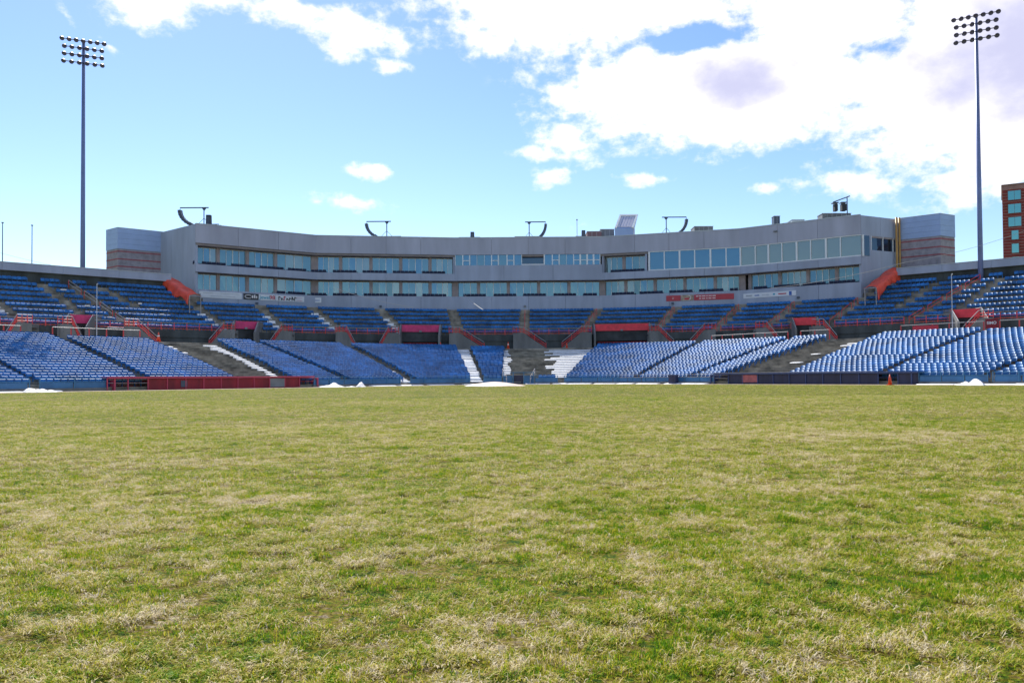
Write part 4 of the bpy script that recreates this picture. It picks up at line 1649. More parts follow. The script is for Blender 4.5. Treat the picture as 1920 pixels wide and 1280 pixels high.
rig(382, 337, 388, 417, 116.5, 'left-corner roof loudspeaker rig with sagging array beside a black speaker box', 7)
rig(726, 688, 414, 440, 127.5, 'roof loudspeaker rig with curved array left of centre', 7)
rig(994, 1025, 415, 443, 130.5, 'roof loudspeaker rig behind home plate curving to the right', 7)
rig(1252, 1290, 406, 434, 127.5, 'roof loudspeaker rig right of the white skylight', 7)


def sbox(b, y0, y1, w_px, Y, label, m='speaker_black', name='speaker_cabinet', cat='loudspeaker', taper=.9, z0=None):
    p0, p1 = site(b, y1, Y), site(b, y0, Y)
    z0 = Z_ROOF + .0 if z0 is None else z0
    w_ = w_px * Y / F / 2
    t = thing(name, label, cat, (p0.x, p0.y, z0))
    P_ = [(p0.x - w_, Y - w_ * .8, z0 + .12), (p0.x + w_, Y - w_ * .8, z0 + .12), (p0.x + w_, Y + w_, z0 + .12), (p0.x - w_, Y + w_, z0 + .12)]
    P_ += [(p0.x + (x - p0.x) * taper, Y + (y - Y) * taper, p1.z) for x, y, z in P_]
    MB().hexa(P_).build('cabinet', m, t)
    MB().box((p0.x, Y, z0 + .06), (w_ * 2.3, w_ * 2.2, .115)).build('plinth', 'roof_unit', t)
    MB().box((p0.x, Y - w_ * .86, (z0 + .2 + p1.z) / 2), (w_ * 1.5, .03, (p1.z - z0) * .6)).build('grille', 'steel_dark', t)
    return t


sbox(391, 402, 416, 9, 117, 'black speaker cabinet beside the left-corner rig')
sbox(887, 434, 447, 7.5, 129.5, 'small black speaker cabinet standing alone on the roof centre-left')
sbox(1096, 431, 443, 7.5, 129.5, 'small black speaker cabinet beside the thin roof antenna')
# right-corner rig: boom reaching away with two hanging cabinets
t = thing('speaker_rig', 'right-corner roof rig with two black cabinets under a slanting boom', 'loudspeaker', (site(1593, 395, 114.8).x, 114.8, Z_ROOF), 'loudspeaker rigs on the roof edge')
pm = site(1593, 395, 114.8)
zt_ = site(1593, 369, 114.8).z
MB().tube((pm.x, pm.y, Z_ROOF), (pm.x, pm.y, zt_), .075, 8).build('mast', 'steel_dark', t)
q0, q1 = site(1598, 366, 115.5), site(1567, 377.5, 113.6)
MB().tube(q0, q1, .08).build('boom', 'steel_dark', t)
for b, yb, Y in ((1570, 380, 113.7), (1585, 379.5, 114.2)):
    c = site(b, yb, Y)
    MB().box((c.x, c.y, c.z + .05), (.75, .9, .12)).build('spreader', 'steel_dark', t)
    MB().box((c.x + .05, c.y, c.z - .62), (.62 if b > 1575 else .42, .8, .95)).build('cabinet', 'speaker_black', t)
    MB().tube(c + Vector((-.25, 0, .05)), c + Vector((-.2, 0, -.2)), .03).tube(c + Vector((.25, 0, .05)), c + Vector((.2, 0, -.2)), .03).build('hanger', 'steel_dark', t)
for sg in (-1, 1):
    MB().tube((pm.x, pm.y, Z_ROOF + 1.0), (pm.x + sg * .9, pm.y, Z_ROOF + .1), .03).build('brace', 'steel_dark', t)
MB().box((pm.x - .5, pm.y, Z_ROOF + .22), (5.0, 1.2, .16), -.15).build('base_frame', 'roof_unit', t)


def unit(b0, b1, y0, Y, dep, label, m='roof_unit', z0=None, name='roof_unit'):
    x0_, x1_ = U(b0) * Y, U(b1) * Y
    zt_ = site((b0 + b1) / 2, y0, Y).z
    z0 = Z_ROOF - .15 if z0 is None else z0
    t = thing(name, label, 'roof unit', ((x0_ + x1_) / 2, Y + dep / 2, z0))
    MB().box(((x0_ + x1_) / 2, Y + dep / 2, (z0 + zt_) / 2), (x1_ - x0_, dep, zt_ - z0)).build('casing', m, t)
    MB().box(((x0_ + x1_) / 2, Y + dep / 2, zt_ + .03), (x1_ - x0_ + .12, dep + .12, .06)).build('lid', 'frame_thin', t)
    n = max(2, int((x1_ - x0_) / .6))
    for i in range(1, n):
        MB().box((x0_ + (x1_ - x0_) * i / n, Y - .01, (z0 + zt_) / 2), (.04, .03, (zt_ - z0) * .9)).build('rib', 'frame_thin', t)
    return t


unit(862, 901, 444, 131, 2, 'low flat roof plinth under the lone black speaker')
unit(967, 1013, 442.5, 129.3, 1.5, 'low frame plinth under the central speaker rig')
unit(1082, 1102, 442, 131, 2, 'low plinth beside the roof antenna')
unit(1103, 1130, 433, 132, 4, 'low dark step of the stepped plant box left of skylight', 'brick_cap')
unit(1128, 1154, 429, 133, 5, 'taller step of plant box against the skylight')
unit(1305, 1340, 423.5, 129, 3, 'wide pale roof unit right of the skylight rig')
unit(1455, 1466, 404, 119.5, 1.2, 'dark narrow chimney vent on the right roof', 'steel_dark')
unit(1489, 1512, 411, 118, 2, 'flat pale roof hatch right of the chimney vent', 'frame_thin')
unit(1546, 1600, 399, 115.6, 2, 'long low plinth under the right-corner speakers')
MB_ = MB().tube(site(1084, 441, 130), site(1084, 411, 130), .05).box(tuple(site(1084, 411, 130)), (.25, .25, .2))
tag(MB_.build('roof_antenna', 'frame_thin'), 'thin grey antenna mast with small head on the roof', 'antenna')

# skylight: white-framed lean-to glazing
Ys = 129.5
xl, xr = U(1155) * Ys, U(1190) * Ys
zb_ = Z_ROOF - .2
zf, zt_ = site(1170, 427, Ys).z, site(1175, 401, Ys + 3).z
t = thing('skylight', 'white-framed slanted skylight with glass slope on the roof', 'skylight', ((xl + xr) / 2, Ys + 1.5, zb_))
dx = .9
MB().prism([(xl, Ys, zb_), (xl, Ys + 3.4, zb_), (xl + 1.15, Ys + 3.4, zt_ - .1), (xl + 1.15, Ys + 3.0, zt_ - .1), (xl, Ys, zf)], (xr - xl, 0, 0)).build('body', 'metal_clad', t)
sl = (Vector((1.15, 3.0, zt_ - .1 - zf)))
for i in range(5):
    f0 = .12 + .76 * i / 5
    f1 = .12 + .76 * (i + 1) / 5 - .02
    w_ = xr - xl
    b0_ = Vector((xl + w_ * f0, Ys, zf)) + sl * .08 + Vector((0, -.06, .06))
    P_ = [b0_, b0_ + Vector((w_ * (f1 - f0), 0, 0)), b0_ + Vector((w_ * (f1 - f0), 0, 0)) + sl * .8, b0_ + sl * .8]
    MB().prism(P_, (0, .05, -.05)).build('glass_pane', 'glass_roof', t)
for f0, f1 in ((0, .11), (.89, 1.0)):
    w_ = xr - xl
    b0_ = Vector((xl + w_ * f0, Ys, zf)) + Vector((0, -.12, .12))
    P_ = [b0_, b0_ + Vector((w_ * (f1 - f0), 0, 0)), b0_ + Vector((w_ * (f1 - f0), 0, 0)) + sl, b0_ + sl]
    MB().prism(P_, (0, .1, -.1)).build('frame_side', 'frame_white', t)
b0_ = Vector((xl + (xr - xl) * .112, Ys, zf)) + Vector((0, -.12, .12)) + sl * .9
P_ = [b0_, b0_ + Vector(((xr - xl) * .776, 0, 0)), b0_ + Vector(((xr - xl) * .776, 0, 0)) + sl * .1, b0_ + sl * .1]
MB().prism(P_, (0, .1, -.1)).build('frame_top', 'frame_white', t)
for k in range(4):
    yy = Ys + .4 + k * .8
    hh = zf + sl.z * min(1, (yy - Ys) / 3.0) - .1
    MB().box((xr + .02 + 1.15 * min(1, (yy - Ys) / 3.0) * .5, yy, (zb_ + hh) / 2), (.05, .08, hh - zb_)).build('side_bar', 'frame_white', t)

# ------------------------------------------------------------------ floodlight masts
def mast(b_base, b_top, y_top, Y, yaw, label):
    base = Vector((U(b_base) * Y, Y, 0))
    zt_ = EYE + (hor(b_base) - y_top) * Y / F * 1.008
    H_ = zt_
    t = thing('floodlight_mast', label, 'light pole', base, 'floodlight masts behind the stand')
    MB().tube(base, base + Vector((0, 0, H_)), .37, 16, .19).build('pole', 'pole_blue', t, smooth=True)
    ax = Vector((math.cos(yaw), math.sin(yaw), 0))
    fw = Vector((math.sin(yaw), -math.cos(yaw), 0))
    rows_ = [(0.3, 7, 5.0), (1.3, 6, 4.45), (2.3, 6, 4.45), (3.3, 6, 4.6)]
    lr = random.Random(int(abs(b_base)))
    lamp = None
    for dz, n, wd in rows_:
        c = base + Vector((0, 0, H_ - dz))
        MB().tube(c - ax * wd / 2 + fw * .25, c + ax * wd / 2 + fw * .25, .055).build('crossarm', 'steel_dark', t)
        for i in range(n):
            q = c + ax * (wd * (i / (n - 1) - .5)) + fw * .55 + Vector((0, 0, -.12))
            aim = (fw + ax * lr.uniform(-.25, .25) + Vector((0, 0, -.55 - .2 * lr.random()))).normalized()
            m2 = MB()
            prev = None
            # round reflector bowl with visor
            ns = 12
            up = Vector((0, 0, 1))
            sx = aim.cross(up).normalized()
            sy = sx.cross(aim)
            rings = [(-.40, .09), (-.28, .19), (-.08, .27), (.05, .30)]
            P_ = []
            for al_, rd in rings:
                for k in range(ns):
                    th = 2 * math.pi * k / ns
                    P_.append(q + aim * al_ + (sx * math.cos(th) + sy * math.sin(th)) * rd)
            # visor: the upper half of the rim runs on forward
            for k in range(ns):
                th = 2 * math.pi * k / ns
                ex = .30 * max(0, math.sin(th))
                P_.append(q + aim * (.05 + ex) + (sx * math.cos(th) + sy * math.sin(th)) * .305)
            fs = []
            for r_ in range(len(rings)):
                for k in range(ns):
                    k2 = (k + 1) % ns
                    fs.append((r_ * ns + k, r_ * ns + k2, (r_ + 1) * ns + k2, (r_ + 1) * ns + k))
            fs.append(tuple(range(ns)))
            m2.add(P_, fs)
            lo_ = m2.build('lamp', 'lamp_dark', t, smooth=True)
            m3 = MB()
            m3.add([q + aim * .02 + (sx * math.cos(2 * math.pi * k / ns) + sy * math.sin(2 * math.pi * k / ns)) * .28 for k in range(ns)], [tuple(range(ns))])
            m3.build('lens', 'lamp_glass', lo_, fix=False)
            MB().tube(q - aim * .35, c + ax * (wd * (i / (n - 1) - .5)) + fw * .25, .05, 5).build('bracket', 'steel_dark', t)


mast(154, 160, 74, 110.0, R(24), 'tall blue floodlight mast beside the left stair tower')
mast(1842, 1830, 26, 104.0, R(-30), 'tall blue floodlight mast between right stair tower and brick tower')

# flag poles, net posts, cables
for b, y0, lab in ((3, 417, 'thin flagpole rising at the outer end of the left rear wall'), (58.5, 422, 'thin flagpole on the left rear wall nearest the floodlight mast')):
    Y = 108 if b > 20 else 104
    p = site(b, 505, Y)
    t = thing('flagpole', lab, 'pole', (p.x, p.y, 0), 'flagpoles behind the left wing')
    zt_ = site(b, y0, Y).z
    MB().tube((p.x, p.y, 0), (p.x, p.y, zt_), .10, 8, .05).build('pole', 'steel_dark', t)
    MB().box((p.x, p.y, zt_ + .05), (.2, .2, .12)).build('cap', 'steel_dark', t)
for b, y0, lab in ((181, 531, 'tall thin white net post behind the left lower seats'), (1787, 513, 'tall thin white net post beside the right vomitory')):
    d = DB + 0.8
    p = LOW.pt(LOW.find(b, d), d, 4.86)
    t = thing('net_post', lab, 'post', p, 'white net posts on the concourse')
    zt_ = EYE + (hor(b) - y0) * p.y / F
    MB().tube(p, (p.x, p.y, zt_), .042, 8, .035).build('post', 'white_post', t)
    MB().tube((p.x, p.y, zt_ - .1), (p.x + .12, p.y, zt_ + .02), .03).build('pulley', 'white_post', t)


def cable(p, q, sag, label, r=.025, m='cable'):
    mb = MB()
    pts = []
    for i in range(17):
        u_ = i / 16
        c = p.lerp(q, u_)
        c.z -= sag * 4 * u_ * (1 - u_)
        pts.append(c)
    mb.path(pts, r, 5)
    tag(mb.build('cable', m), label, 'cable')


cable(site(632, 541, 118), site(776, 576, 114), .25, 'slack pale rope crossing the base wall left of centre', .035)
cable(site(871, 552, 120), site(906, 580, 114), .12, 'short pale rope hanging before the base wall behind home plate', .025)
cable(site(1445, 540, 104), site(1700, 491, 101), .35, 'long pale rope slanting across the lower windows to the right tower', .03)
cable(site(1700, 491, 101), site(1925, 432, 98), .4, 'thin cable rising past the right floodlight mast to brick tower', .02)
cable(site(-20, 468, 109), site(190, 512, 112), .3, 'thin pale cable hanging past the left flagpoles', .015)

# ------------------------------------------------------------------ dugouts
def dugout(a0, a1, mw, mt, label, openings, extra=None):
    t = thing('dugout', label, 'dugout', LOW.pt((a0 + a1) / 2, 0, 0))
    n = max(4, round((a1 - a0) / 1.7))
    m_ = MB()
    strip(m_, LOW, [(-0.18, .98), (1.5, .98), (1.5, 1.12), (-0.18, 1.12)], a0, a1, 2)
    m_.build('roof', mt, t)
    m_ = MB()
    strip(m_, LOW, [(1.2, .0), (1.45, .0), (1.45, .97), (1.2, .97)], a0, a1, 2)
    m_.build('back_wall', mw, t)
    for a in (a0 + .06, a1 - .06):
        p, th = LOW.at(a, .6)
        MB().box((p.x, p.y, .485), (.12, 1.3, .965), -th).build('end_wall', mt, t)
    for i in range(n):
        q0, q1 = a0 + (a1 - a0) * i / n, a0 + (a1 - a0) * (i + 1) / n
        mid = (i + .5) / n
        isopen = any(o0 < mid < o1 for o0, o1 in openings)
        p, th = LOW.at(q0, 0.0)
        MB().box((p.x, p.y, .49), (.08, .08, .97), -th).build('post', mt, t)
        if not isopen:
            m_ = MB()
            strip(m_, LOW, [(.03, .03), (.10, .03), (.10, .96), (.03, .96)], q0 + .06, q1 - .03, 1.0)
            m_.build('front_panel', mw, t)
        else:
            m_ = MB()
            for z in (.62, .9):
                m_.tube(LOW.pt(q0 + .06, .05, z), LOW.pt(q1 - .03, .05, z), .022)
            m_.build('guard_rail', 'rail_pale' if mid < .3 else mt, t)
    return t


dl = dugout(DUG_L[0], DUG_L[1], 'dugout_red', 'dugout_red_trim', 'long low dark-red dugout let into the left field wall', [(0, .09), (.11, .19), (.93, 1.0)])
a = fa(LOW, 518)
for bb, w_, m in ((345, .55, 'steel_dark'), (520, 1.7, 'roof_unit')):
    p, th = LOW.at(fa(LOW, bb), -.005)
    MB().box((p.x, p.y, .5), (w_, .05, .8 if w_ > 1 else .55), -th).build('door', m, dl)
dr_ = dugout(DUG_R[0], DUG_R[1], 'dugout_navy', 'dugout_navy_trim', 'long low navy-blue dugout let into the right field wall', [(0.02, .07), (.80, .95)])
p, th = LOW.at(fa(LOW, 1405), -.005)
MB().box((p.x, p.y, .55), (1.75, .04, .72), -th).build('poster', 'poster_red', dr_)
m_ = MB()
strip(m_, LOW, [(-.22, 1.13), (-.02, 1.13), (-.02, 1.17), (-.22, 1.17)], DUG_R[0], fa(LOW, 1640), 2)
m_.build('roof_edge', 'rail_pale', dr_)

# ------------------------------------------------------------------ signs, cones, heaps
t = thing('red_sign', 'red sign with white capital letters behind the right wing seats', 'sign', LOW.pt(LOW.find(1861, DB + .3), DB + .3, 4.86))
p, th = LOW.at(LOW.find(1861, DB + .3), DB + .3)
MB().box((p.x, p.y, 5.72), (1.15, .06, .95), -th).build('board', 'dugout_red', t)
me_ = text_mesh('SIMO', .38, 'ink_white', bold=.01)
o = bpy.data.objects.new('lettering', me_)
col.objects.link(o)
tx_ = Vector((math.cos(th), -math.sin(th), 0))
nn = Vector((-math.sin(th), -math.cos(th), 0))
me_.transform(Matrix.Translation(Vector((p.x, p.y, 5.78)) + nn * .035) @ Matrix((tx_, Vector((0, 0, 1)), nn)).transposed().to_4x4())
setparent(o, t)
p, th = LOW.at(LOW.find(1736, DB + .3), DB + .3)
t = thing('red_sign', 'long plain red banner tied to the pale rail behind the right wing seats', 'sign', (p.x, p.y, 4.86))
MB().box((p.x, p.y, 5.55), (2.6, .05, .62), -th).build('board', 'header_red', t)
MB().box((p.x, p.y, 5.25), (2.7, .07, .05), -th).build('batten', 'dugout_red', t)


def cone(p, h, label):
    t = thing('traffic_cone', label, 'cone', p, 'orange traffic cones')
    MB().box((p.x, p.y, p.z + .02), (h * .55, h * .55, .04)).build('base', 'cone_orange', t)
    MB().tube((p.x, p.y, p.z + .04), (p.x, p.y, p.z + h), h * .2, 14, h * .035).build('body', 'cone_orange', t, smooth=True)
    MB().tube((p.x, p.y, p.z + h * .55), (p.x, p.y, p.z + h * .68), h * .125, 14, h * .098).build('collar', 'ink_white' if h > .9 else 'cone_orange', t)
    return t


c = Vector((U(1668) * 66.5, 66.5, 0.0))
cone(c, .88, 'orange traffic cone on the field before the navy dugout opening')
for b, lab, h in ((297, 'orange cone on the concourse beside the left bare terrace', 1.0), (953, 'red-orange cone behind the narrow seat block behind home plate', .95),
                  (1063, 'red-orange cone at the stair foot above the central snow', .8), (826, 'red-orange cone behind seats right of the wide shaded vomitory', .9)):
    d = DB + .3
    q = LOW.pt(LOW.find(b, d), d, 4.86)
    cone(q, h, lab)


def heap(b0, b1, Y, hts, label, m='white_sheet', name='sheet_heap', cat='sheeting', z0=.014, w_=1.1, skew=0.0):
    x0_, x1_ = U(b0) * Y, U(b1) * Y
    nx, ny = 34, 9
    rr_ = random.Random(int(b0))
    bumps = [(rr_.random(), rr_.random(), rr_.uniform(.05, .14)) for _ in range(26)]
    mb = MB()
    for i in range(nx + 1):
        for j in range(ny + 1):
            u_, v_ = i / nx, j / ny
            k = u_ * (len(hts) - 1)
            i0 = min(int(k), len(hts) - 2)
            h = hts[i0] + (hts[i0 + 1] - hts[i0]) * (k - i0)
            env = max(0, math.sin(math.pi * v_)) ** .6 * min(1, u_ * 9, (1 - u_) * 9)
            z = h * env
            for bu, bv, bh in bumps:
                z += bh * env * math.exp(-((u_ - bu) ** 2 * 260 + (v_ - bv) ** 2 * 22)) - .012 * env
            yy = Y + (v_ - .5) * w_ * 2 + .12 * math.sin(u_ * 17) + skew * (u_ - .5)
            mb.v.append((x0_ + (x1_ - x0_) * u_, yy, max(z, 0) + z0))
    for i in range(nx):
        for j in range(ny):
            b_ = i * (ny + 1) + j
            mb.f.append((b_, b_ + ny + 1, b_ + ny + 2, b_ + 1))
    tag(mb.build(name, m, smooth=True), label, cat)


pY = LOW.pt(fa(LOW, 640), -1.6, 0).y
heap(594, 686, pY, [.15, .38, .32, .5, .42, .2, .26, .2, .18, .85, .15], 'long crumpled white sheet heap lying before the field wall')
heap(50, 97, 60.2, [.12, .35, .42, .38, .44, .3, .1], 'small white bundle on the track beside first blue gate')
heap(1806, 1838, 61.5, [.4, .42, .25, .22, .6, .62, .2], 'two plump white bags on the track past navy dugout')

q_ = UPP.pt(UPP.find(353, upp_d(2) + .45), upp_d(2) + .45, 0)
heap(331, 376, q_.y, [.45, .62, .55, .64, .6, .5, .3], 'blue tarp thrown over a few seats below the left red tarp', 'panel_blue', 'seat_cover', 'tarp', upp_z(2) + .42, .5, 1.9)
q_ = LOW.pt(fa(LOW, 1262), -.45, 0)
t = thing('equipment_box', 'navy box standing on the track before the pale-topped railing', 'box', q_)
MB().box((q_.x, q_.y, .50), (.85, .6, .88), -.7).build('body', 'dugout_navy', t)
MB().box((q_.x, q_.y, .975), (.93, .68, .06), -.7).build('lid', 'dugout_navy_trim', t)
MB().box((q_.x, q_.y, .035), (1.1, .8, .05), -.7).build('pallet', 'ink_white', t)
# ------------------------------------------------------------------ snow
def snow_obj(mb, label):
    o = mb.build('snow', 'snow', smooth=False)
    tag(o, label, 'snow', kind='stuff')
    md = o.modifiers.new('round', 'BEVEL')
    md.width = .05
    md.segments = 2
    for p_ in o.data.polygons:
        p_.use_smooth = True
    return o


def tread_snow(mb, bowl, dfun, zfun, r, b0, b1, h, gap=0.0, dd=.74):
    d0 = dfun(r) - .2
    a0, a1 = bowl.find(b0, d0), bowl.find(b1, d0)
    if a1 - a0 < .15:
        return
    n = max(1, int((a1 - a0) / .8))
    strip(mb, bowl, [(d0 + gap, zfun(r) + .004), (d0 + dd, zfun(r) + .004), (d0 + dd - .05, zfun(r) + h + .05), (d0 + gap + .1, zfun(r) + h)],
          fa_d(bowl, a0, d0), fa_d(bowl, a1, d0), .8)


def fa_d(bowl, a, d):
    sg = 1 if a >= 0 else -1
    aa = abs(a)
    if aa <= (bowl.r + d) * bowl.phi:
        return a * bowl.r / (bowl.r + d)
    return sg * (aa - (bowl.r + d) * bowl.phi + bowl.r * bowl.phi)


sr = random.Random(11)
mb = MB()
for b, r, w_ in ((285, 3, .5), (303, 2, .55), (118, 6, .7), (163, 3, .6), (205, 1, .6), (262, 4, .45)):
    q_, th_ = UPP.at(UPP.find(b, upp_d(r) + .3), upp_d(r) + .3)
    mb.box((q_.x, q_.y, upp_z(r) + .72), (w_, .2, .16), -th_)
snow_obj(mb, 'a few white lumps of snow left on seats of the left upper wing')
# aisle snow of the lower tier (front bearing, back bearing, half width, first row, last row)
for f_, b_, hw, r0, r1, h, lab in ((764, 650, 6, 0, 18, .15, 'thin line of snow down the aisle left of the wide snowy one'), (894, 867, 10, 0, 18, .17, 'snow filling the wide aisle beside the narrow block behind home plate')):
    mb = MB()
    for r in range(r0, r1 + 1):
        c = f_ + (b_ - f_) * r / 19
        tread_snow(mb, LOW, low_d, low_z, r, c - hw + sr.uniform(-2, 1), c + hw + sr.uniform(-1, 3), h * sr.uniform(.7, 1.3))
    snow_obj(mb, lab)
mb = MB()
mb2 = MB()
for r in range(1, 19):
    lft = 944 + sr.uniform(-1, 1)
    wd = (18 - abs(r - 9) * .7) * sr.uniform(.5, 1.15) * (1.0 if r > 3 else .6)
    if r > 1:
        tread_snow(mb, LOW, low_d, low_z, r, lft, lft + wd, .12)
    rgt = 1059 + (1119 - 1059) * r / 19 - 5
    if r > 1:
        wd = (rgt - 1020) * sr.uniform(.62, 1.0)
        if r < 4:
            wd = rgt - 1040
        tread_snow(mb2, LOW, low_d, low_z, r, rgt - wd, rgt, .13)
snow_obj(mb, 'ragged snow along the left edge of the bare central terraces')
snow_obj(mb2, 'broad sunlit snow covering the right half of the central terraces')
mb = MB()
for r in range(6, 18):
    e = 448 + (272 - 448) * r / 19 + 3
    tread_snow(mb, LOW, low_d, low_z, r, e, e + sr.uniform(8, 24) + (10 if r > 13 else 0), .12)
snow_obj(mb, 'snow strips at the left edge of left bare terrace')
mb = MB()
for r in range(0, 19):
    e = 552 + (404 - 552) * r / 19 - 3
    tread_snow(mb, LOW, low_d, low_z, r, e - sr.uniform(7, 17) - (10 if r > 14 else 0), e, .13)
snow_obj(mb, 'snow strips along the right edge of left bare terrace')
mb = MB()
for b0, b1, r in ((1575, 1600, 16), (1588, 1618, 17), (1480, 1500, 8), (1520, 1533, 12)):
    tread_snow(mb, LOW, low_d, low_z, r, b0, b1, .06)
snow_obj(mb, 'few thin snow remnants on the right bare terrace')
# upper aisles
for al_i, r0, r1, lab in ((6, 1, 4, 'snow on the steps of the aisle above the narrow left vomitory'), (7, 1, 5, 'snow on steps of the second aisle left of the wide shaded vomitory'),
                          (8, 0, 4, 'thick snow on the aisle steps beside the wide shaded vomitory'), (5, 0, 4, 'snow on the aisle steps below the left red tarp'), (1, 2, 6, 'snow on the far-left upper aisle steps')):
    mb = MB()
    for r in range(r0, r1):
        for k in range(2):
            rr_ = r + .5 * k
            c = aisle_b(AISLES[al_i], rr_)
            d0 = upp_d(rr_) - .2
            a0, a1 = UPP.find(c - 8 + sr.uniform(0, 3), d0), UPP.find(c + 8 - sr.uniform(0, 3), d0)
            z = upp_z(r) + (.35 if k else 0)
            strip(mb, UPP, [(d0, z + .003 - (.3 if k else 0)), (d0 + .42, z + .003 - (.3 if k else 0)), (d0 + .40, z + .10), (d0 + .03, z + .08)], fa_d(UPP, a0, d0), fa_d(UPP, a1, d0), 2)
    snow_obj(mb, lab)
# snow band on the track at the wall foot
for b0, b1, lab, wd in ((-200, 120, 'thin snow band along the track left of red dugout', .9), (690, 940, 'snow band along the wall foot left of home plate', .8), (985, 1330, 'snow band along the wall foot right of home plate', .9), (1725, 2100, 'snow band along the track beyond navy dugout', .8)):
    mb = MB()
    a0, a1 = fa(LOW, b0), fa(LOW, b1)
    q = a0
    while q < a1:
        ln_ = sr.uniform(1.5, 4.5)
        q2 = min(q + ln_, a1)
        w_ = wd * sr.uniform(.6, 1.2)
        strip(mb, LOW, [(-.1 - w_, .014), (-.06, .014), (-.1, .09 + sr.uniform(0, .05)), (-.1 - w_ * .7, .07)], q, q2, 1.5)
        q = q2 + sr.uniform(-.2, .5) if sr.random() < .8 else q2 + sr.uniform(.3, 1.2)
    snow_obj(mb, lab)
# foul line chalk / dirt remnants are grown over; slush rests on the red railing foot
mb = MB()
a0, a1 = fa(UPP, 200), fa(UPP, 238)
strip(mb, UPP, [(-.34, 7.13), (-.1, 7.13), (-.12, 7.24), (-.3, 7.22)], a0, a1, 1)
snow_obj(mb, 'snow lip on the tier edge beside the pale double handrail')

# ------------------------------------------------------------------ brick tower beyond the right wing
bt = thing('brick_tower', 'tall red brick tower with pale courses and teal windows behind the right wing', 'building', (150, 240, 0))
Yb = 230.0
xL = U(1885.5) * Yb
ztop = site(1885, 345, Yb).z
P0 = Vector((xL, Yb))
dirx = Vector((.866, -.5)).normalized()
diry = Vector((.5, .866)).normalized()
Wd, Dp = 34.0, 22.0


def bpt(a, o, z):
    q = P0 + dirx * a - diry * o
    return Vector((q.x, q.y, z))


def bblock(a0, a1, o0, o1, z0, z1):
    P_ = [bpt(a0, o1, z0), bpt(a1, o1, z0), bpt(a1, o0, z0), bpt(a0, o0, z0)]
    P_ += [Vector((p.x, p.y, z1)) for p in P_]
    return MB().hexa(P_)


bblock(0, Wd, -Dp, 0, 0, ztop - 1.6).build('wall', 'brick_red', bt)
bblock(-.05, Wd + .05, -Dp - .05, .05, ztop - 1.58, ztop - .25).build('parapet', 'brick_pale', bt)
bblock(-.25, Wd + .25, -Dp - .25, .25, ztop - .24, ztop).build('cornice', 'brick_cap', bt)
z = 3.0
while z < ztop - 2.5:
    bblock(-.02, Wd + .02, -Dp - .02, .06, z, z + .16).build('stone_course', 'brick_pale', bt)
    z += .82
st = 3.72
ztw = ztop - 1.9
k = 0
while ztw - k * st - 2.6 > 6:
    zt1 = ztw - k * st
    for cx_ in range(4):
        a0 = 1.35 + cx_ * 8.0
        wd = 3.1 if k < 3 else 1.7
        a0 += 0 if k < 3 else .7
        w = bblock(a0 - .12, a0 + wd + .12, -.05, .14, zt1 - 2.7, zt1).build('window', 'brick_cap', bt)
        n = 2 if k < 3 else 1
        for i in range(n):
            bblock(a0 + wd * i / n + .03, a0 + wd * (i + 1) / n - .05, .1, .17, zt1 - 2.6, zt1 - .1).build('pane', 'glass_green', w)
    k += 1

